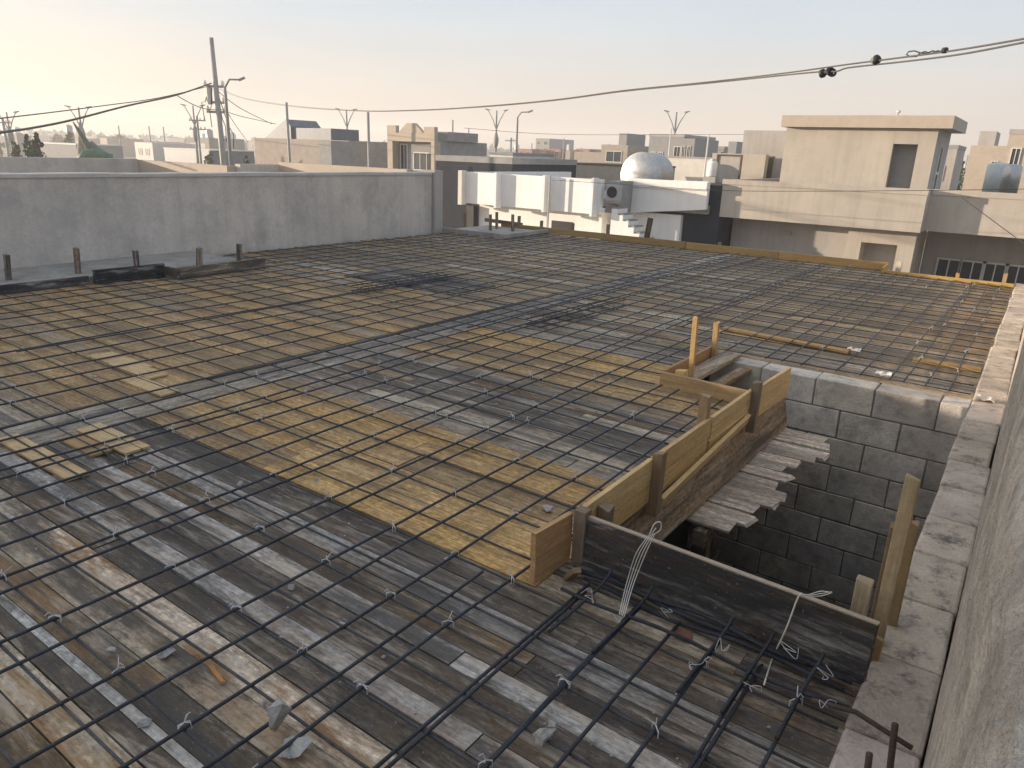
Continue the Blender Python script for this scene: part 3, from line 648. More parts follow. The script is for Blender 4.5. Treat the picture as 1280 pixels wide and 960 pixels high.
# concrete strip at the foot of the left wall, with edge boards and stakes
ls = MB().box(-9.42, -8.13, -4, 5.5, -.2, .085).build('concrete_strip', 'slabgrey', bevel=.01); tag(ls, kind='structure')
le = empty('edge_form', (-8.1, 1.5, 0), 'dark low edge boards along the concrete strip at the left wall', 'formwork')
board(le, 'edge_board', (-8.11, -3.5, .045), (-8.10, 3.62, .045), .10, .03, (.06, .055, .06, .1), mat='dirty_board')
board(le, 'edge_board', (-8.06, 3.66, .075), (-8.02, 4.42, .08), .16, .035, (.022, .022, .026, 0), mat='dirty_board')
for px, py0, py1, c in ((10, 350, 318, (.22, .19, .17, .1)), (97, 342, 310, (.25, .20, .17, .1)), (171, 335, 313, (.05, .04, .04, 0))):
    p = atz(px, py0, .08); q = atY(px-2, py1, p.y); m = MB(); m.cur = c; m.beam((p.x, p.y, 0), q, .05, .045, Vector((0, 1, 0))); m.build('stake', 'planks', le)
bf = empty('box_form', (-7.95, 5.0, 0), 'dark boxed corner form with two stakes halfway along the left wall', 'formwork')
board(bf, 'box_board', (-7.76, 4.44, .07), (-7.80, 5.60, .07), .13, .035, (.13, .11, .09, .2), mat='planks')
board(bf, 'box_board', (-8.2, 4.40, .07), (-7.76, 4.43, .07), .12, .03, (.20, .18, .16, .2), mat='planks')
for px, py0, py1 in ((249, 338, 310), (299, 330, 305)):
    p = atz(px, py0, .04); q = atY(px, py1, p.y); m = MB(); m.cur = (.19, .17, .15, .2); m.beam((p.x, p.y, 0), q, .05, .05, Vector((0, 1, 0))); m.build('stake', 'planks', bf)

# ---------------------------------------------------------------- neighbour on the left: rendered wall, roof and far parapets
lwl = empty('boundary_wall', (-9.6, 4, GZ), 'long smooth grey rendered wall along the left side of the deck', 'wall')
box('wall_body', 'plaster', lwl, -9.62, -9.42, -2.2, 10.55, GZ, 1.044); cpg = MB(); nn = 90
for k in range(nn+1):
    y = -2.2+12.75*k/nn; dz = .010*noise.noise(Vector((y*1.3, 0, 2)))+.005*noise.noise(Vector((y*6, 1, 2))); dx = .008*noise.noise(Vector((y*2.2, 5, 2)))
    cpg.v += [(-9.64, y, 1.045), (-9.40+dx, y, 1.045), (-9.40+dx, y, 1.082+dz), (-9.42+dx, y, 1.09+dz), (-9.64, y, 1.088+dz)]
for k in range(nn):
    for j in range(5): cpg.face([5*k+j, 5*k+(j+1) % 5, 5*k+5+(j+1) % 5, 5*k+5+j])
cpg.face([0, 1, 2, 3, 4]); cpg.face([5*nn+j for j in range(5)]); cpg.build('coping', 'cap', lwl)
box('end_pillar', 'beige2', lwl, -9.66, -9.36, 10.56, 10.80, GZ, 1.12)
lwl.location.x += .25; lwl.rotation_euler.z = R(2.5)
tag(box('neighbour_roof', 'slabgrey', None, -17.5, -9.64, -2.0, 10.5, GZ, .2), 'flat roof block of the neighbouring house behind the grey wall', 'house')
def Dpt(px, py, X): p = atX(px, py, X); return p
# far parapet pieces of the neighbour roof with sunlight painted tan on the returns
z_ = Dpt(60, 197, -17).z; ya = Dpt(-60, 200, -17).y; yb = Dpt(172, 200, -17).y
np_ = empty('roof_parapet', (-17, 8, .2), 'grey parapet of the neighbouring flat roof above the long wall, sunlight painted on its returns', 'parapet')
box('parapet_run', 'plaster', np_, -17.2, -17.0, ya-12, yb, .2, z_)
x2 = atY(250, 200, yb+.1).x
box('parapet_return', 'tan', np_, -17.2+.003, -13.6, yb+.003, yb+.18, .2, z_-.02)
z3 = Dpt(300, 205, -13.5).z; yc = Dpt(345, 210, -13.5).y
box('parapet_run', 'plaster', np_, -13.598, -13.42, yb+.19, yc, .2, z3)
box('parapet_return', 'tan', np_, -13.42, -9.7, yc+.003, yc+.18, .2, atY(440, 208, yc).z)
# unseen tall block added behind the camera's left shoulder to shade the near deck
tag(box('unseen_shade_block', 'plaster', None, -14.5, -9.65, -12.0, -2.25, GZ, 3.1), 'unseen rendered block added beside the near end of the deck to shade it', 'house')

# ---------------------------------------------------------------- window helper (each opening is frame + pane set into the wall)
def window(parent, x0, x1, Y, z0, z1, fr='whitetrim', bars=1, name='window', th=.05):
    f = MB(); t = min(.06, (x1-x0)*.12)
    f.box(x0, x0+t, Y-th, Y+.01, z0, z1); f.box(x1-t, x1, Y-th, Y+.01, z0, z1); f.box(x0+t, x1-t, Y-th, Y+.01, z0, z0+t); f.box(x0+t, x1-t, Y-th, Y+.01, z1-t, z1)
    for k in range(bars):
        xc = x0+(x1-x0)*(k+1)/(bars+1); f.box(xc-t/3, xc+t/3, Y-th*.8, Y+.005, z0+t, z1-t)
    o = f.build(name, fr, parent)
    MB().box(x0+t*.9, x1-t*.9, Y-th*.4, Y-.003, z0+t*.9, z1-t*.9).build('pane', 'glass', o)
    return o

# ---------------------------------------------------------------- white house across the street
Y1 = 24.
wh = empty('white_house', (-14.5, Y1, GZ), 'white painted house with projecting fins and a dark clad end across the street', 'house')
def X1(px, py=240): return atY(px, py, Y1).x
xl, xr = X1(580), X1(760)
zt = .66; YQ = Y1+1.55
box('lower_wall', 'white', wh, xl+.35, xr-.5, Y1+.6, Y1+8, GZ, -.58)
box('lower_wall', 'white', wh, xr-.497, atY(850, 285, YQ+.3).x, YQ+.3, Y1+8, GZ, -.5)
box('parapet', 'white', wh, xl, xr-.3, Y1, Y1+.25, -.58, zt)
box('parapet_soffit', 'white', wh, xl+.003, xr-.303, Y1+.253, Y1+1.2, -.576, -.42)
box('parapet', 'white', wh, xl, xl+.25, Y1+.253, Y1+8, -.577, zt-.003)
xe = X1(884, 240)
xe = atY(884, 240, YQ).x
rp = MB(); q = [(xr+.05, YQ, -.55), (xe, YQ, -.22), (xe, YQ, .74), (xr+.05, YQ, .70)]
rp.prism([Vector(v) for v in q], (0, .22, 0)); rp.build('parapet', 'white', wh)
box('parapet_rail', 'white', wh, xr+.05, xe, YQ-.10, YQ-.003, .44, .72)
box('roof_slab', 'slabgrey', wh, xl+.3, xe-.02, YQ+.25, Y1+8, -.40, -.1)
box('clad_end', 'navy', wh, atY(850, 285, YQ+.3).x+.01, xe+.36, YQ+.5, Y1+7.9, GZ, .62)
for px in (625.5, 685.5, 746):
    x = X1(px, 240); box('fin', 'white', wh, x-.05, x+.05, Y1-.36, Y1-.003, -.64, zt+.05)
x = X1(580.5, 240); box('fin', 'whitetrim', wh, x-.1, x+.1, Y1-.3, Y1-.003, -.64, zt+.05)
box('ac_slot', 'greyblock', wh, xr-.28, xr+.24, Y1+.4, YQ-.11, -.52, .62)
x = X1(600, 280)
box('dark_window', 'black', wh, X1(679, 280), X1(706, 280), Y1+.585, Y1+.64, -1.42, -1.0)
box('downpipe', 'pole', wh, X1(691, 280)-.03, X1(691, 280)+.03, Y1-.40, Y1-.34, -2.2, .7)
box('dark_window', 'black', wh, X1(584, 265)-.3, X1(584, 265)+.1, Y1+.3, Y1+.6, -1.7, -.7)
# outside stair descending to the right
st = MB(); n = 7; x0s, x1s = X1(763, 262), X1(812, 300)
for k in range(n):
    xa = x0s + (x1s-x0s)*k/n; xb = x0s+(x1s-x0s)*(k+1)/n; st.box(xa, xb, Y1+.1, Y1+.9, GZ, -.34-.20*k)
sto = st.build('outside_stair', 'white', wh)
tr = MB()
for k in range(n):
    xa = x0s + (x1s-x0s)*k/n; xb = x0s+(x1s-x0s)*(k+1)/n; tr.box(xa-.03, xb-.005, Y1+.16, Y1+.895, -.338-.20*k, -.29-.20*k)
tr.build('stair_tread', 'slabgrey', sto)
ac = empty('ac_unit', (X1(763), Y1+.2, -.2), 'grey air conditioner unit hung in the slot of the white house front', 'air conditioner')
xa, xb = X1(756, 240), X1(771, 240)
box('casing', 'ac', ac, xa, xb+.02, Y1+.08, Y1+.38, -.06, .52, bevel=.015)
MB().lathe([(.2, 0), (.2, .02), (.17, .025), (.05, .028)], 20, ((xa+xb)/2+.01, Y1+.079, .24), (0, -1, 0)).build('fan_grille', 'navy', ac)
box('bracket', 'pole', ac, xa+.05, xb+.05, Y1+.1, Y1+.38, -.14, -.064)
# silver water tank lying on the white house roof
c = atY(801, 214, Y1+4.5); rt = .90
wt = empty('water_tank', (c.x, Y1+4.5, -.1), 'large silver water tank lying on the roof of the white house', 'water tank')
MB().lathe([(.02, -.22), (rt*.45, -.19), (rt*.8, -.10), (rt*.96, -.02), (rt, 0), (rt+.03, .0), (rt+.03, .06), (rt, .06), (rt, 1.3), (rt*.8, 1.42), (.05, 1.5)], 40, (c.x, Y1+4.5, c.z-.16), (0, 1, 0)).build('tank_shell', 'steel', wt, smooth=True)
MB().box(c.x-.7, c.x+.7, Y1+4.6, Y1+4.75, -.1, c.z-.6).box(c.x-.7, c.x+.7, Y1+5.5, Y1+5.65, -.1, c.z-.6).build('tank_stand', 'pole', wt)

# ---------------------------------------------------------------- grey beige house on the right
Y2 = 26.
gh = empty('beige_house', (-4, Y2, GZ), 'broad beige rendered house with a stair house on its flat roof across the street', 'house')
def X2(px, py=240, Y=Y2): return atY(px, py, Y).x
gxl, gxm = -9.55, X2(1158, 250); zt2, zb2 = .84, -.45
box('parapet', 'beige', gh, gxl, gxm, Y2, Y2+.25, zb2, zt2)
box('parapet', 'beige', gh, gxm-.25, gxm-.002, Y2+.253, Y2+.75, zb2, zt2-.003)
box('parapet', 'beige', gh, gxm-.24, 9., Y2+.753, Y2+1.0, zb2+.02, zt2)
box('coping', 'beige', gh, gxl-.02, gxm+.02, Y2-.035, Y2-.003, zt2-.16, zt2+.012); box('coping', 'beige', gh, gxm+.05, 9., Y2+.72, Y2+.75, zt2-.16, zt2+.012)
MB().lathe([(.07, 0), (.07, .12), (.05, .13)], 12, (X2(987, 292, Y2+1.2), Y2+1.2, atY(987, 292, Y2+1.2).z), (0, -1, 0)).build('pipe_stub', 'pole', gh)
box('soffit', 'beige2', gh, gxl, gxm-.255, Y2+.253, Y2+3, zb2+.003, zb2+.25); box('soffit', 'beige2', gh, gxm-.25, 9, Y2+1.003, Y2+3, zb2+.023, zb2+.25)
box('lower_wall', 'beige2', gh, gxl+.1, X2(1063, 285, Y2+.9), Y2+1.2, Y2+9, GZ, zb2+.001)
xa, xb = X2(1063, 285, Y2+.9), X2(1146, 300, Y2+.9)
box('porch_pier', 'beige', gh, xa, xa+.45, Y2+.7, Y2+3, GZ, zb2-.003); box('porch_pier', 'beige', gh, xb-.5, xb, Y2+.7, Y2+3, GZ, zb2-.003)
box('porch_lintel', 'beige', gh, xa+.452, xb-.502, Y2+.7, Y2+3, -.95, zb2-.004)
box('porch_recess', 'beige2', gh, xa+.452, xb-.502, Y2+1.4, Y2+1.6, GZ, -.953)
box('lower_wall', 'beige2', gh, xb+.003, 9, Y2+3.2, Y2+9, GZ, zb2+.25)
for px in (1168, 1198, 1226, 1255):
    x = X2(px, 340, Y2+3.2); window(gh, x, x+.75, Y2+3.19, -2.9, -1.45, fr='whitetrim')
box('roof_slab', 'slabgrey', gh, gxl+.3, 8.8, Y2+1.6, Y2+9, -.1, .1)
box('parapet', 'beige2', gh, gxl+.004, gxl+.25, Y2+.256, Y2+9, -.09, zt2-.005)
Y3 = 29.
sx0, sx1 = atY(978, 200, Y3).x, atY(1166, 200, Y3).x
dx0, dx1 = atY(1112, 205, Y3).x, atY(1143, 205, Y3).x
shh = box('stair_house_wall', 'beige', gh, sx0, dx0, Y3, Y3+.22, .1, 2.72)
box('stair_house_wall', 'beige', gh, dx1, sx1, Y3, Y3+.22, .1, 2.721); box('stair_house_wall', 'beige', gh, dx0+.002, dx1-.002, Y3+.002, Y3+.22, 2.22, 2.718)
box('stair_house_wall', 'beige2', gh, sx1-.22, sx1-.003, Y3+.223, Y3+3.6, .1, 2.722); box('stair_house_wall', 'beige2', gh, sx0+.003, sx0+.22, Y3+.223, Y3+3.6, .1, 2.722); box('stair_house_wall', 'beige2', gh, sx0+.22, sx1-.22, Y3+3.38, Y3+3.6, .1, 2.72)
box('doorway', 'fargrey', gh, dx0-.05, dx1+.05, Y3+.5, Y3+.55, .1, 2.3)
box('stair_house_roof', 'tan', gh, sx0-.12, sx1+.42, Y3-.35, Y3+3.9, 2.724, 3.12)
wv = MB().box(sx1-.001, sx1+.03, Y3+1.2, Y3+1.75, .3, 1.25).box(sx1-.001, sx1+.03, Y3+1.2, Y3+1.75, 1.35, 2.15); wv.build('side_window', 'black', gh)
wv = MB().box(sx1-.001, sx1+.045, Y3+1.12, Y3+1.2, .28, 2.2).box(sx1-.001, sx1+.045, Y3+1.75, Y3+1.83, .28, 2.2).box(sx1-.001, sx1+.045, Y3+1.2, Y3+1.75, 1.255, 1.345); wv.build('window_frame', 'whitetrim', gh)
# floodlight on the stair house roof
p = atY(1122, 146, Y3+.6); fl = empty('roof_lamp', (p.x, Y3+.6, 3.12), 'tiny white lamp standing on the stair house roof', 'lamp')
MB().tube([(p.x, Y3+.6, 3.12), (p.x, Y3+.6, 3.24)], .02, 6).build('stem', 'pole', fl); MB().lathe([(.02, 0), (.07, .03), (.07, .07), (.02, .1)], 10, (p.x, Y3+.6, 3.24)).build('head', 'whitetrim', fl)
# annex box left of the stair house with a framed panel
Y4 = 33.
an = empty('annex_house', (atY(950, 200, Y4).x, Y4, GZ), 'plain beige annex with a brown door left of the stair house', 'house')
box('wall', 'beige2', an, atY(927, 190, Y4).x, atY(978, 190, Y4).x+1.2, Y4, Y4+4, GZ, atY(950, 163, Y4).z); x = atY(958, 205, Y4).x
box('door', 'bark', an, x-.28, x+.28, Y4-.04, Y4+.02, -.2, atY(958, 195, Y4).z); box('lower_wing', 'beige', an, atY(915, 205, Y4).x-.6, atY(927, 205, Y4).x+1.3, Y4-.9, Y4-.5, GZ, atY(940, 193, Y4).z)
rf = empty('roof_frame', (atY(910, 210, 30).x, 30, 0), 'grey framed panel standing on the roof edge beside the white plastic drum', 'panel')
xa, xb = atY(897, 205, 30).x, atY(925, 205, 30).x; zz = atY(910, 195, 30).z
box('sheet', 'beige2', rf, xa, xb, 30.02, 30.05, .1, zz); MB().box(xa-.06, xa, 29.97, 30.06, 0, zz+.06).box(xb, xb+.06, 29.97, 30.06, 0, zz+.06).box(xa, xb, 29.97, 30.06, zz, zz+.06).build('frame', 'bark', rf)
p = atY(890, 212, 29); tk = empty('plastic_drum', (p.x, 29, .1), 'small white plastic water drum behind the corner of the white house', 'drum')
MB().lathe([(.18, 0), (.2, .05), (.2, .5), (.16, .58), (.08, .62)], 16, (p.x, 29, atY(890, 221, 29).z)).build('drum_body', 'whitetank', tk, smooth=True); MB().lathe([(.11, 0), (.11, .05), (.02, .06)], 12, (p.x, 29, atY(890, 221, 29).z+.622)).build('cap', 'bluetank', tk)
MB().box(p.x-.25, p.x+.25, 28.8, 29.2, -.4, atY(890, 221, 29).z-.003).build('stand', 'pole', tk)

# tall tanks and sunlit houses at the right edge
def vtank(px, pyt, pyb, Y, rpx, mat, label):
    p = atY(px, pyt, Y); zb = atY(px, pyb, Y).z; r = rpx*Y/FPX*1.15
    t = empty('water_tank', (p.x, Y, zb), label, 'water tank')
    MB().lathe([(r, 0), (r, (p.z-zb)*.9), (r*.75, (p.z-zb)*.97), (r*.2, p.z-zb)], 20, (p.x, Y, zb)).build('tank_shell', mat, t, smooth=True)
    MB().box(p.x-r, p.x+r, Y-r*.9, Y+r*.9, min(zb-1.2, .1), zb-.003).build('tank_stand', 'pole', t)
vtank(1250, 203, 243, 40, 9, 'bluetank', 'blue grey upright water tank at the right edge behind the beige parapet')
vtank(1268, 205, 243, 38, 7, 'steel', 'slim silver tank beside the blue grey tank at the right edge')
def house(label, name, px0, px1, pyt, D, dep, mat, parts=(), group=None, cat='house', ztop=None):
    """axis-aligned flat-roofed house whose front face spans the given directions at distance D"""
    pm = atD((px0+px1)/2, pyt, D); Y = pm.y; a = atY(px0, pyt, Y); b = atY(px1, pyt, Y)
    h = empty(name, ((a.x+b.x)/2, Y, GZ), label, cat, group)
    zt_ = pm.z if ztop is None else ztop
    box('wall', mat, h, a.x, b.x, Y, Y+dep, GZ, zt_)
    W = b.x-a.x; s = D/FPX
    for q in parts:
        if q[0] == 'win':
            _, f0, f1, g0, g1 = q; zw0 = GZ+(zt_-GZ)*g0; zw1 = GZ+(zt_-GZ)*g1
            window(h, a.x+W*f0, a.x+W*f1, Y-.01, zw0, zw1, bars=1, th=.06)
        if q[0] == 'rim': box('roof_rim', q[1], h, a.x-.15*s*4, b.x+.15*s*4, Y-.15*s*4, Y+dep+.15*s*4, zt_+.003, zt_+q[2])
        if q[0] == 'room': _, f0, f1, hh, mt = q; box('roof_room', mt, h, a.x+W*f0, a.x+W*f1, Y+dep*.25, Y+dep*.8, zt_+.003, zt_+hh)
    return h, a, b, Y, zt_
h, a, b, Y, z = house('sunlit tan house with stepped walls at the right edge of the skyline', 'tan_house', 1214, 1262, 182, 62, 7, 'tan', [('room', .1, .55, 1.0, 'beige2'), ('win', .62, .8, .7, .85)])
MB().lathe([(.5, 0), (.5, .5), (.05, .55)], 12, (a.x+.9, Y-.05, z-1.8), (0, -1, 0)).build('arched_niche', 'pinkblock', h) if False else None
house('tall tan house cut by the right edge of the photograph', 'tan_house', 1262, 1330, 168, 50, 8, 'tan', [('rim', 'beige2', .25), ('win', .1, .3, .75, .9)])
house('small grey house with a dark window gap right of the stair house', 'grey_house', 1177, 1197, 186, 70, 6, 'beige2', [('rim', 'fargrey', .3), ('win', .2, .45, .62, .8)])

# ---------------------------------------------------------------- houses in the middle distance
h, a, b, Y, z = house('house with a stepped pediment and a window porch catching the sun beyond the left wall', 'pediment_house', 486, 543, 175, 48, 5.2, 'greyblock')
s = 48/FPX; fx0, fx1 = atY(484, 175, Y).x, atY(545, 175, Y).x
YF = Y-.55
fx0, fx1 = atY(484, 175, YF).x, atY(543, 175, YF).x; zt_ = atY(515, 163, YF).z; zl = atY(515, 177, YF).z
box('porch_front', 'tan', h, fx0, fx1, YF, YF+.3, zl, zt_-.15); box('porch_pier', 'tan', h, fx0, fx0+.45, YF, Y-.003, GZ, zl-.003); box('porch_pier', 'tan', h, fx1-.28, fx1, YF, Y-.003, GZ, zl-.003)
box('porch_merlon', 'tan', h, fx0, fx0+.75, YF, YF+.3, zt_-.147, zt_+.28); box('porch_merlon', 'tan', h, fx1-.85, fx1, YF, YF+.3, zt_-.147, zt_+.22)
xc = (fx0+fx1)/2; MB().prism([(xc-1., YF+.02, zt_-.146), (xc+1., YF+.02, zt_-.146), (xc+.75, YF+.02, zt_+.1), (xc+.3, YF+.02, zt_+.42), (xc-.3, YF+.02, zt_+.42), (xc-.75, YF+.02, zt_+.1)], (0, .26, 0)).build('pediment', 'tan', h)
window(h, fx0+.62, fx0+1.25, Y-.003, .2, zl-.15, fr='whitetrim'); window(h, fx0+1.75, fx1-.55, Y-.003, .2, zl-.6, fr='whitetrim', bars=2)
box('balcony_wall', 'beige2', h, fx0+.455, fx1-.285, YF+.05, YF+.2, GZ, .16)
box('roof_room', 'greyblock', h, fx1-1.6, fx1-.3, Y+1, Y+4, z+.003, z+.55)
h, a, b, Y, z = house('low block with a dark navy front and pale roof left of the white house', 'navy_block', 545, 640, 203, 38, 6, 'navy', [('rim', 'greyblock', .28)])
house('white walled shed behind the left end of the white house', 'white_shed', 612, 641, 194, 41, 4, 'whitetrim', [('rim', 'fargrey', .15)])
tag(box('dark_boundary_wall', 'navy', None, atY(546, 240, 27).x, atY(579, 240, 27).x+.3, 27, 27.3, GZ, atY(560, 207, 27).z), 'tall dark boundary wall between the grey wall end and the white house', 'wall')
p = atD(560, 275, 21); rb = MB()
for k in range(26):
    q = Vector((p.x+rnd.uniform(-1., 1.), p.y+rnd.uniform(-.8, .8), GZ)); sz = rnd.uniform(.15, .4)
    rb.box(q.x-sz, q.x+sz, q.y-sz, q.y+sz, GZ, GZ+ (2.6-1.2*abs(q.x-p.x))*rnd.uniform(.4, 1))
tag(rb.build('rubble_heap', 'pinkblock'), 'pinkish heap of blocks below the dark boundary wall', 'rubble')
# unfinished block house with a sloped roof piece
h, a, b, Y, z = house('unfinished pinkish block house with a slanted grey roof piece', 'block_house', 318, 436, 174, 60, 8, 'pinkblock', [])
xa, xb, xc = atY(331, 172, Y+1).x, atY(357, 148, Y+1).x, atY(364, 172, Y+1).x; zp = atY(357, 149, Y+1).z
MB().prism([(xa, Y+1, z+.003), (xc, Y+1, z+.003), (xc, Y+1, zp-.5), (xb, Y+1, zp)], (0, 3, 0)).build('slanted_roof', 'bluepanel', h)
box('roof_room', 'bluepanel', h, xc+.02, atY(411, 165, Y+1).x, Y+1.2, Y+4, z+.003, atY(390, 160, Y+1).z); box('wing', 'greyblock', h, atY(398, 180, Y-2).x, b.x+.4, Y-2, Y-.003, GZ, atY(418, 176, Y-2).z)
house('grey two storey house with a side bay behind the white house tank', 'grey_house', 812, 855, 171, 75, 8, 'fargrey', [('rim', 'beige2', .25), ('win', .08, .22, .62, .8), ('win', .3, .44, .62, .8), ('win', .75, .95, .7, .88)])
house('narrow bay house joined to the right of the grey two storey house', 'bay_house', 852, 869, 173, 73, 6, 'fargrey', [('win', .1, .35, .75, .9), ('win', .5, .75, .75, .9)])
house('long low warehouse with a pale striped front behind the silver tank', 'warehouse', 815, 892, 198, 52, 10, 'whitetrim', [('rim', 'pole', .12), ('win', .1, .4, .4, .55)])
house('unfinished house with open floors left of the silver tank', 'open_house', 752, 785, 181, 80, 8, 'farwall', [('win', .15, .45, .3, .6), ('win', .6, .85, .3, .6), ('win', .2, .8, .72, .9), ('room', .3, .6, 1.2, 'fargrey')])
house('low wide house between the red row and the silver tank', 'low_house', 718, 756, 190, 95, 8, 'farwall', [('win', .2, .4, .4, .7), ('win', .6, .8, .4, .7)])
house('brown roofed shed right of the pediment house', 'brown_shed', 700, 800, 207, 46, 5, 'farwall', [('rim', 'bark', .1)])
house('grey row house behind the long warehouse', 'grey_house', 868, 905, 186, 88, 8, 'fargrey', [('rim', 'farwall', .3), ('win', .2, .4, .5, .75)])
house('low rubble coloured house left of the annex', 'low_house', 895, 930, 192, 60, 5, 'farwall', [('room', .2, .5, .9, 'fargrey')])
for k in range(6):
    h, a, b, Y, z = house('red brick row house with white window frames far behind the white house', 'red_house', 648+18*k, 665+18*k, 186+(k % 2)*1.5, 170, 10, 'redwall', [('win', .1, .32, .35, .6), ('win', .6, .85, .35, .6), ('win', .1, .32, .7, .92), ('win', .6, .85, .7, .92)], 'red row houses')
house('square grey tower block rising behind the red row houses', 'tower_block', 670, 687, 173, 230, 14, 'fargrey', [('win', .1, .3, .6, .7), ('win', .6, .85, .6, .7), ('win', .1, .3, .8, .92), ('win', .6, .85, .8, .92)])

# far skyline: many small hazy houses, each its own object
def hz(px): return 167.5 + px*.0366                 # the horizon line of the photograph
for k in range(90):
    px = rnd.uniform(-60, 1330); D = rnd.uniform(230, 620); wpx = rnd.uniform(6, 20)
    up = rnd.uniform(-3, 3.5)
    mt = rnd.choice(['farwall', 'fargrey', 'beige2', 'farwall', 'whitetrim', 'tan'])
    house('small hazy flat roofed house low on the distant skyline', 'far_house', px, px+wpx, hz(px)-up, D, rnd.uniform(8, 16), mt,
          [('win', .15, .35, .45, .8), ('win', .6, .8, .45, .8)] if D < 300 else [('room', .2, .5, D/FPX*2.2, mt)] if rnd.random() < .4 else [], 'houses on the distant skyline')

for k in range(26):
    px = rnd.uniform(-20, 1290); D = rnd.uniform(110, 330); p = atD(px, hz(px)-rnd.uniform(1, 6), D)
    t_ = empty('roof_tank', (p.x, p.y, GZ), 'tiny water tank on a stand among the hazy distant roofs', 'water tank', 'water tanks on distant roofs')
    MB().lathe([(.6, 0), (.6, 1.1), (.3, 1.3), (.05, 1.35)], 10, p).build('tank_shell', rnd.choice(['whitetank', 'steel', 'bluetank']), t_)
    MB().box(p.x-.55, p.x+.55, p.y-.55, p.y+.55, GZ, p.z-.003).build('tank_stand', 'farwall', t_)
# ---------------------------------------------------------------- trees
def leafclump(m, c, r, n, sz):
    for _ in range(n):
        d = Vector((rnd.gauss(0, 1), rnd.gauss(0, 1), rnd.gauss(0, 1))).normalized()*r*rnd.random()**.45
        p = Vector(c)+d; u = Vector((rnd.uniform(-1, 1), rnd.uniform(-1, 1), rnd.uniform(-1, 1))).normalized(); v = u.orthogonal().normalized(); v = (v+u.cross(v)*rnd.uniform(-1, 1)).normalized()
        s = sz*rnd.uniform(.6, 1.3); g = rnd.uniform(.6, 1.5); m.cur = (g, g*rnd.uniform(.9, 1.1), g*rnd.uniform(.8, 1.1), 0)
        b = len(m.v); m.v += [tuple(p-u*s), tuple(p+v*s*.6), tuple(p+u*s), tuple(p-v*s*.6)]; m.face([b, b+1, b+2, b+3])
def tree(name, label, px, py_top, D, wpx, mat, conic=False, group=None, n=16, cat='tree'):
    t_ = atD(px, py_top, D); h = t_.z-GZ; r = wpx*D/FPX/2
    o = empty(name, (t_.x, t_.y, GZ), label, cat, group)
    m = MB().tube([(t_.x, t_.y, GZ), (t_.x+.05*h, t_.y, GZ+h*.35), (t_.x, t_.y+.02*h, GZ+h*.8)], [.045*h, .03*h, .008*h], 7)
    for k in range(5):
        a_ = k*1.3; z0 = GZ+h*(.3+.1*k); m.tube([(t_.x, t_.y, z0), (t_.x+r*.6*math.cos(a_), t_.y+r*.6*math.sin(a_), z0+h*.16)], [.015*h, .004*h], 5)
    m.build('trunk', 'bark', o)
    c = MB()
    for k in range(n):
        f = k/n; zc = GZ+h*(.28+.66*f); rr = r*((1.05-f) if conic else math.sin(PI*(.25+.7*f)))
        a_ = rnd.uniform(0, 6.28); q = rr*rnd.uniform(.2, .75)
        leafclump(c, (t_.x+q*math.cos(a_), t_.y+q*math.sin(a_), zc), max(rr*.6, r*.18), 34, r*.2)
    c.build('crown', mat, o)
tree('conifer', 'wider of the two dark green conifers before the fields at far left', 43, 159, 60, 17, 'leaf_dark', False, n=34)
tree('conifer', 'dark green conifer standing left of the wider one at far left', 32, 161, 61, 14, 'leaf_dark', False, n=30)
tree('dusty_tree', 'thin dusty tree left of the two dark conifers', 18, 170, 64, 18, 'leaf_mid')
tree('dusty_tree', 'pale green tree just left of the pointed green monument', 85, 161, 130, 14, 'leaf_pale')
tree('shrub', 'dusty shrub right of the leaning utility pole', 305, 186, 60, 16, 'leaf_mid', n=9, cat='shrub')
tree('shrub', 'yellowish shrub left of the leaning utility pole', 262, 183, 70, 20, 'leaf_pale', n=9, cat='shrub')
tree('dusty_tree', 'low tree beside the pediment house towards the thin grey pole', 450, 175, 75, 34, 'leaf_mid')
tree('dusty_tree', 'pale green tree behind the white house right of the shed', 650, 196, 62, 30, 'leaf_pale', n=10)
tree('dusty_tree', 'green tree before the red row houses', 690, 195, 75, 36, 'leaf_mid', n=12)
tree('dusty_tree', 'green tree just right of the stair house on the skyline', 1204, 195, 90, 16, 'leaf_mid')
tree('bare_tree', 'grey thorny bush on the roofline left of the annex', 907, 181, 75, 22, 'leaf_pale', n=7)
for k in range(34):
    px = rnd.uniform(-40, 1320); D = rnd.uniform(160, 420)
    tree('far_tree', 'hazy far tree on the distant skyline', px, hz(px)-rnd.uniform(0, 6), D, rnd.uniform(9, 22), rnd.choice(['leaf_mid', 'leaf_dark', 'leaf_pale']), False, 'trees on the distant skyline', n=9)
tl = MB()
for k in range(900):
    a_ = R(rnd.uniform(-85, 15)); D = rnd.uniform(560, 840)
    leafclump(tl, (D*math.sin(a_), D*math.cos(a_), GZ+rnd.uniform(1, 5)), rnd.uniform(3, 6), 7, 3.0)
tag(tl.build('treeline', 'leaf_mid'), kind='stuff')

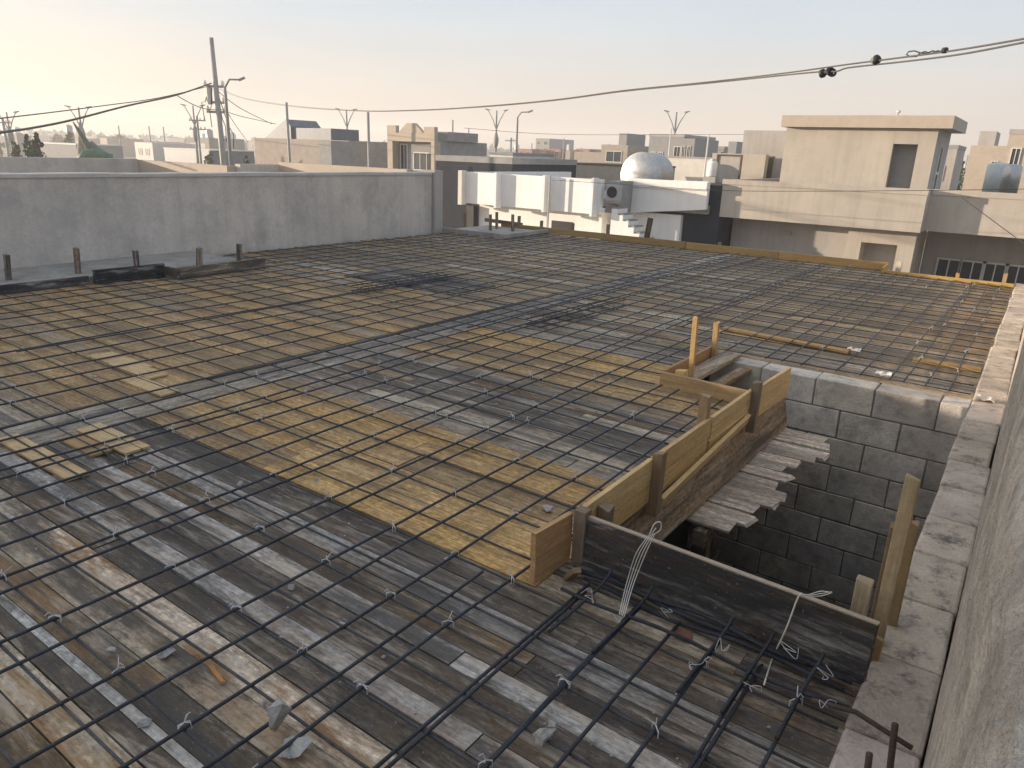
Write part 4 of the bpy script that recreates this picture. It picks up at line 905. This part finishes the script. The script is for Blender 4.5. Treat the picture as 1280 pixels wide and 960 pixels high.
# ---------------------------------------------------------------- poles, street lamps, cables
def lamp_double(px, py, D, label, name='street_lamp'):
    t_ = atD(px, py, D); o = empty(name, (t_.x, t_.y, GZ), label, 'street lamp'); s = D/FPX
    zt_ = t_.z; MB().tube([(t_.x, t_.y, GZ), (t_.x, t_.y, GZ+(zt_-GZ)*.55), (t_.x, t_.y, zt_)], [.17, .13, .07], 8).build('pole', 'lamp_pole', o, smooth=True)
    MB().lathe([(.13, 0), (.28, .5), (.3, 1.0), (.12, 1.6)], 8, (t_.x, t_.y, GZ+(zt_-GZ)*.58)).build('collar', 'lamp_pole', o, smooth=True)
    for d in (-1, 1):
        ar = RT*d
        base = Vector((t_.x, t_.y, zt_-2.0)); tip = Vector((t_.x, t_.y, zt_))+ar*.85
        MB().tube([base, base+ar*.38+Vector((0, 0, 1.0)), tip+Vector((0, 0, -.15)), tip+ar*.2], [.06, .05, .04, .04], 6).build('arm', 'lamp_pole', o, smooth=True)
        MB().beam(tip-ar*.1, tip+ar*.42+Vector((0, 0, .1)), .2, .09).build('lamp_head', 'fargrey', o)
lamp_double(433, 137, 92, 'twin armed street lamp over the pinkish block house')
lamp_double(621, 138, 85, 'twin armed street lamp behind the right side of the pediment house')
lamp_double(846, 140, 78, 'twin armed street lamp behind the grey two storey house')
lamp_double(98, 134, 85, 'twin armed street lamp behind the pointed green monument')
lamp_double(8, 140, 95, 'twin armed street lamp at the left edge of the photograph')
lamp_double(241, 132, 88, 'twin armed street lamp just left of the leaning utility pole')
def lamp_single(px0, px, py, pytip, pxtip, D, label):
    t_ = atD(px, py, D); o = empty('street_lamp', (t_.x, t_.y, GZ), label, 'street lamp'); tip = atD(pxtip, pytip, D)
    MB().tube([(t_.x, t_.y, GZ), (t_.x, t_.y, t_.z-.3), (t_.x, t_.y, t_.z)], [.12, .075, .06], 8).build('pole', 'lamp_pole', o, smooth=True)
    d = (tip-t_); MB().tube([t_-Vector((0, 0, .05)), t_+d*.25+Vector((0, 0, .22)), t_+d*.75], [.06, .05, .045], 6).build('arm', 'lamp_pole', o, smooth=True)
    MB().beam(t_+d*.7, tip, .22, .11).build('lamp_head', 'fargrey', o)
lamp_single(288, 281, 108, 97, 306, 42, 'single arm street lamp beside the leaning utility pole')
lamp_single(648, 647, 146, 138, 666, 60, 'single arm street lamp above the white house')
def post(name, px, py, D, r, label, mat='pole', lean=0., cross=0):
    t_ = atD(px, py, D); o = empty(name, (t_.x, t_.y, GZ), label, 'pole')
    MB().tube([(t_.x+RT.x*lean, t_.y+RT.y*lean, GZ), t_], [r*1.15, r*.85], 8).build('shaft', mat, o, smooth=True)
    for k in range(cross):
        zc = t_.z-.35-.7*k; MB().beam(Vector((t_.x, t_.y, zc))-RT*.7, Vector((t_.x, t_.y, zc))+RT*.7, .09, .09).build('crossarm', mat, o)
        for d in (-.6, 0.25, .6): MB().lathe([(.04, 0), (.07, .06), (.05, .14), (.01, .2)], 8, Vector((t_.x, t_.y, zc+.046))+RT*d).build('insulator', 'white', o)
    return t_, o
post('thin_pole', 358, 128, 50, .09, 'thin grey pole in front of the pinkish block house')
post('thin_pole', 460, 140, 46, .09, 'thin dark pole left of the pediment house', cross=0)
post('power_pole', 246, 145, 70, .1, 'distant power pole with crossarms left of the leaning utility pole', cross=2)
post('power_pole', 3, 148, 80, .12, 'distant power pole with crossarms at the left edge', cross=2)
post('thin_pole', 886, 168, 40, .05, 'thin white pole beside the white plastic drum', 'whitetrim')
post('thin_pole', 839, 160, 60, .06, 'thin pale pole left of the twin lamp behind the silver tank', 'whitetrim')
post('power_pole', 639, 172, 90, .12, 'dark distant power pole left of the red row houses', cross=1)
post('thin_pole', 566, 150, 55, .06, 'thin mast on the roof of the pediment house')
post('thin_pole', 586, 160, 60, .05, 'short mast right of the pediment house')
for px in (204, 148, 186, 665, 705, 1080+130):
    post('far_mast', px, hz(px)-rnd.uniform(12, 22), 150, .12, 'faint far mast on the hazy skyline', 'lamp_pole').__class__
for o in list(bpy.data.objects):
    if o.name.startswith('far_mast'): o['group'] = 'far masts on the skyline'
# the leaning utility pole
D0 = 45; pt = atD(264, 47, D0); pb = atD(279, 200, D0); dz = (pb.z-GZ)/(pt.z-pb.z); pg = pb + (pb-pt)*dz
up_ = empty('utility_pole', (pg.x, pg.y, GZ), 'tall leaning grey utility pole with cable clamps and hanging cables', 'pole')
MB().tube([pg, pb, pt], [.20, .17, .11], 10).build('shaft', 'pole', up_, smooth=True)
pk = lambda px, py: atD(px, py, D0)
for k, (px, py) in enumerate(((268, 108), (270, 128), (271.5, 140))):
    p = pk(px, py); MB().beam(p-RT*.55, p+RT*.5, .12, .12).build('bracket', 'pole', up_)
    for d in (-.5, .45): MB().lathe([(.05, 0), (.1, .08), (.07, .2), (.02, .26)], 8, p+RT*d+Vector((0, 0, .06))).build('insulator', 'white', up_)
p = pk(267, 112); MB().beam(p-RT*.32+Vector((0, 0, .15)), p-RT*.32-Vector((0, 0, .75)), .3, .3).build('junction_box', 'whitetrim', up_)
for k in range(5):
    a = pk(262+3*k, 106+4*k); b = pk(256+9*k, 150+9*k); c = pk(252+10*k, 128+10*k)
    MB().tube([a, a.lerp(c, .6)-Vector((0, 0, .3)), c, b], .022, 5).build('hanging_cable', 'cable', up_, smooth=True)
def span(name, pts, r, label, mat='cablegrey', sub=6):
    P = [Vector(p) for p in pts]; out = []
    for i in range(len(P)-1):
        a, b, c, d = P[max(i-1, 0)], P[i], P[i+1], P[min(i+2, len(P)-1)]
        for k in range(sub):
            t = k/sub; out.append(.5*((2*b)+(c-a)*t+(2*a-5*b+4*c-d)*t*t+(3*b-a-3*c+d)*t**3))
    out.append(P[-1]); o = MB().tube(out, r, 6).build(name, mat, smooth=True); return tag(o, label, 'cable')
def lin(px, D_a, D_b, xa, xb): t = (px-xa)/(xb-xa); return 1/((1-t)/D_a+t/D_b)
DM = lambda px: lin(px, 45, 5.2, 265, 1280)
top = [(266, 106), (300, 121), (360, 131.5), (445, 138), (520, 137.5), (600, 133), (690, 125), (780, 113), (880, 103), (980, 91.5), (1060, 80.5), (1130, 71.5), (1200, 62), (1280, 48.5), (1400, 27), (1560, -5)]
low = [(266, 107.5), (300, 122), (360, 132.5), (445, 138.7), (520, 138.3), (600, 134), (690, 126), (780, 114.2), (880, 104.5), (980, 94), (1022, 90), (1046, 89), (1062, 84.5), (1130, 77), (1200, 68), (1280, 53), (1400, 30), (1560, 0)]
span('power_cable', [atD(x, y, DM(x)) for x, y in top], .0062, 'long thin overhead cable rising to the right with a coil on it', 'cablegrey')
span('power_cable', [atD(x, y, DM(x)) for x, y in low], .0062, 'second overhead cable running just under the first, joined at a clamp', 'cablegrey')
# fittings on it: reel clamp, ball, coil
p = atD(1036, 90, DM(1036)); g = empty('cable_clamp', p, 'black wound cable clamp hanging on the overhead cable', 'clamp')
dirc = (atD(1046, 89, DM(1046))-atD(1026, 91, DM(1026))).normalized()
MB().lathe([(.022, -.05), (.032, -.045), (.032, -.02), (.02, -.018), (.02, .018), (.032, .02), (.032, .045), (.022, .05)], 14, p-dirc*.03, dirc+Vector((0, .3, .2))).build('spool', 'cable', g, smooth=True)
for k in range(3):
    c = p+dirc*(.022+.012*k); MB().tube([c+CR*(.033*math.cos(q*PI/8))+CU*(.030*math.sin(q*PI/8))+FWD*.008*k for q in range(17)], .0055, 6).build('loop', 'cable', g, smooth=True)
p = atD(1095, 75, DM(1095)); g = empty('cable_ball', p, 'black ball shaped splice on the upper overhead cable', 'splice')
MB().lathe([(.006, -.034), (.024, -.026), (.034, -.008), (.034, .008), (.024, .026), (.006, .034)], 16, p, dirc).build('ball', 'cable', g, smooth=True); MB().lathe([(.036, -.004), (.036, .004)], 16, p, dirc).build('seam_ring', 'pole', g)
P_ = lambda x, y: atD(x, y, DM(x))
cw = MB().tube([P_(x, y) for x, y in ((1184, 63), (1174, 66), (1166, 63.5), (1158, 67), (1150, 66), (1143, 63.5), (1136, 64.5), (1133, 68), (1138, 71), (1146, 70.5), (1149, 67), (1156, 64.5), (1164, 67), (1172, 63.5), (1182, 65))], .0045, 6).build('cable_coil', 'cable', smooth=True); tag(cw, 'loose twisted loop of wire hanging on the overhead cable', 'wire')
p = P_(1181, 63); MB().lathe([(.008, -.02), (.018, -.012), (.018, .012), (.008, .02)], 10, p, dirc).build('knot', 'cable', cw)
# cables leaving the pole to the left and to the houses
DL = lambda px: lin(px, 45, 24, 265, 0)
span('power_cable', [atD(x, y, DL(x)) for x, y in ((264, 104), (220, 119), (160, 132), (90, 150), (40, 160), (0, 166), (-80, 182))], .035, 'thick bundled cable sagging from the utility pole to the left edge', 'cablegrey')
span('power_cable', [atD(x, y, DL(x)) for x, y in ((264, 107), (200, 122), (130, 132), (60, 141), (0, 148), (-80, 158))], .018, 'thinner cable above the bundled cable at left', 'cablegrey')
span('power_cable', [atD(x, y, D) for x, y, D in ((222, 120, 41), (240, 130, 42), (256, 136, 44), (270, 137, 45))], .02, 'short slack cable branching off beside the utility pole', 'cablegrey')
span('power_cable', [atD(x, y, D) for x, y, D in ((270, 112, 45), (300, 135, 50), (340, 155, 60))], .02, 'thin cable falling from the pole to the slanted roof', 'cablegrey')
span('power_cable', [atD(x, y, D) for x, y, D in ((272, 135, 45), (300, 145, 52), (345, 155, 60))], .02, 'lower cable falling from the pole to the block house', 'cablegrey')
span('power_cable', [atD(x, y, D) for x, y, D in ((284, 140, 45), (297, 160, 55), (310, 178, 70))], .02, 'steep cable dropping behind the single arm lamp', 'cablegrey')
span('power_cable', [atD(x, y, D) for x, y, D in ((580, 222-62, 60), (700, 168, 65), (886, 168, 70), (980, 168, 75))], .018, 'faint far wire along the skyline behind the white house', 'cablegrey')
span('power_cable', [atY(x, y, 23.2) for x, y in ((690, 225), (800, 232), (900, 238), (1010, 239), (1160, 238), (1300, 236))], .009, 'thin wire strung across the fronts of the white and beige houses', 'cable')
span('power_cable', [atY(x, y, 24) for x, y in ((1198, 244), (1240, 275), (1290, 312))], .012, 'slack wire hanging over the right end of the beige parapet', 'cablegrey')

# ---------------------------------------------------------------- green pointed monument, vehicles
D = 70; s = D/FPX; mo = empty('monument', atD(115, 197, D), 'green and brown pointed monument leaning to the left beyond the wall', 'monument')
A = lambda px, py, d=0: atD(px, py, D+d)
MB().tube([A(122, 200), A(110, 182), A(100, 166), A(91, 152)], [.34, .26, .16, .04], 8).build('leaning_fin', 'mottled', mo, smooth=True)
MB().tube([A(103, 205, 1), A(101, 178, 1), A(99, 153, 1)], [.4, .22, .04], 8).build('pale_spire', 'pinkblock', mo, smooth=True)
MB().tube([A(98, 203, -1), A(108, 193, -1), A(120, 191, -1), A(132, 195, -1), A(147, 203, -1)], [.3, .42, .4, .3, .1], 10).build('green_body', 'green_tarp', mo, smooth=True)
MB().tube([A(112, 178, .5), A(120, 186, .5), A(134, 193, .5)], [.22, .3, .14], 8).build('blue_ridge', 'bluepanel', mo, smooth=True)
for px in (104, 112, 124, 136): MB().tube([A(px, 192, -1), A(px+1, 215, -1)], [.3, .2], 7).build('leg', 'green_tarp', mo, smooth=True)
def vehicle(name, px, py, D, L, Hh, Wd, mat, label, cab=True):
    c = atD(px, py, D); zb = GZ
    o = empty(name, (c.x, c.y, GZ), label, 'vehicle'); x0 = c.x-L/2
    MB().prism([(x0, c.y, zb+.45), (x0+L, c.y, zb+.45), (x0+L, c.y, zb+Hh*.62), (x0+L*.86, c.y, zb+Hh*.68), (x0+L*.72, c.y, zb+Hh), (x0+L*.12, c.y, zb+Hh), (x0+L*.03, c.y, zb+Hh*.66), (x0, c.y, zb+Hh*.6)], (0, Wd, 0)).build('body', mat, o, bevel=.05)
    MB().prism([(x0+L*.16, c.y-.01, zb+Hh*.68), (x0+L*.82, c.y-.01, zb+Hh*.68), (x0+L*.71, c.y-.01, zb+Hh*.94), (x0+L*.2, c.y-.01, zb+Hh*.94)], (0, .03, 0)).build('window', 'glass', o)
    for f in (.18, .82):
        for yy in (c.y-.02, c.y+Wd-.2): MB().lathe([(.2, 0), (.34, .02), (.34, .2), (.2, .22)], 14, (x0+L*f, yy, zb+.34), (0, 1, 0)).build('wheel', 'tyre', o)
vehicle('parked_truck', 188, 190, 78, 5.6, 2.5, 2.1, 'bluepaint', 'blue van parked beyond the left wall')
vehicle('parked_car', 208, 191, 84, 4.4, 1.5, 1.8, 'steel', 'silver car parked right of the blue van')
vehicle('parked_car', 150, 192, 80, 4.4, 1.5, 1.8, 'whitetrim', 'white car parked between the monument and the blue van')
h = house('long bluish shed roof in the fields behind the blue van', 'long_shed', 205, 262, 187, 100, 6, 'bluepanel', [('rim', 'whitetrim', .12)])
house('pale low farm wall row behind the conifers at far left', 'long_shed', 45, 95, 180, 120, 6, 'fargrey', [('rim', 'whitetrim', .15)])
house('pale two storey house right of the monument', 'far_house', 168, 190, 178, 140, 8, 'whitetrim', [('win', .2, .4, .55, .8), ('win', .6, .8, .55, .8)])
house('flat grey house left of the leaning pole', 'far_house', 232, 262, 172, 170, 8, 'fargrey', [('win', .2, .4, .55, .8), ('win', .6, .8, .55, .8)])

# ---------------------------------------------------------------- light, sky, air
SUN_EL, SUN_TH = 6.6, 27.                           # elevation; angle the light makes with the house fronts
to_sun = Vector((-math.cos(R(SUN_TH))*math.cos(R(SUN_EL)), -math.sin(R(SUN_TH))*math.cos(R(SUN_EL)), math.sin(R(SUN_EL))))
sun = bpy.data.lights.new('sun', 'SUN'); sun.energy = 4.0; sun.angle = R(.5); sun.color = (1., .82, .63)
so = bpy.data.objects.new('sun', sun); col.objects.link(so); so.rotation_euler = to_sun.to_track_quat('Z', 'Y').to_euler(); so.location = (-20, -10, 20)
wd = bpy.data.worlds.new('World'); scene.world = wd; wd.use_nodes = True; t = wd.node_tree
sky = t.nodes.new('ShaderNodeTexSky'); sky.sky_type = 'NISHITA'; sky.sun_disc = False; sky.sun_elevation = R(SUN_EL)
sky.sun_rotation = math.atan2(to_sun.x, to_sun.y); sky.air_density = 1.0; sky.dust_density = 2.0; sky.ozone_density = 1.6; sky.altitude = 300
bg = t.nodes['Background']; bg.inputs[1].default_value = .15
geo = t.nodes.new('ShaderNodeTexCoord'); sx = t.nodes.new('ShaderNodeSeparateXYZ'); t.links.new(geo.outputs['Generated'], sx.inputs[0])
def sc3(c, k): return tuple(x*k for x in c)
KS = 3.4
grad = ramp(t, sx.outputs[2], [(0., (.76, .605, .505)), (.03, (.79, .665, .58)), (.085, (.75, .70, .66)), (.145, (.66, .71, .76)), (.21, (.565, .67, .80)), (1., (.51, .56, .64))])
dp = t.nodes.new('ShaderNodeVectorMath'); dp.operation = 'DOT_PRODUCT'; t.links.new(geo.outputs['Generated'], dp.inputs[0]); dp.inputs[1].default_value = to_sun
glow = ramp(t, dp.outputs['Value'], [(.45, (0, 0, 0)), (.75, (.15, .09, .01)), (1., (.75, .55, .28))])
hz_ = t.nodes.new('ShaderNodeMapping'); hz_.inputs['Scale'].default_value = (1.6, 1.6, 9); t.links.new(geo.outputs['Generated'], hz_.inputs[0])
hn = N(t, 'ShaderNodeTexNoise', i_Scale=1.7, i_Detail=5., i_Roughness=.55); t.links.new(hz_.outputs[0], hn.inputs['Vector'])   # thin uneven veil of high haze
veil = ramp(t, hn.outputs[0], [(.3, (.955, .965, .98)), (.7, (1.045, 1.035, 1.02))])
add = mixc(t, 1., mixc(t, 1., grad.outputs[0], veil.outputs[0], 'MULTIPLY'), glow.outputs[0], 'ADD')
vs = t.nodes.new('ShaderNodeVectorMath'); vs.operation = 'SCALE'; vs.inputs['Scale'].default_value = KS; t.links.new(add, vs.inputs[0])
t.links.new(mixc(t, .93, sky.outputs[0], vs.outputs[0]), bg.inputs[0])
hm = bpy.data.materials.new('haze'); hm.use_nodes = True; ht = hm.node_tree; ht.nodes.clear()
ho = ht.nodes.new('ShaderNodeOutputMaterial'); pv = ht.nodes.new('ShaderNodeVolumePrincipled'); pv.inputs['Density'].default_value = .0013; pv.inputs['Color'].default_value = (.99, .97, .945, 1); pv.inputs['Anisotropy'].default_value = .3
ht.links.new(pv.outputs[0], ho.inputs['Volume'])
hb = MB().box(-930, 930, -930, 930, GZ-1, 32).build('haze', hm); tag(hb, kind='stuff')
scene.view_settings.view_transform = 'Standard'; scene.view_settings.look = 'None'; scene.view_settings.gamma = 1; scene.view_settings.exposure = 1.06
scene.cycles.max_bounces = 6; scene.cycles.volume_bounces = 1; scene.cycles.use_denoising = True
print('tie wires', nt_)
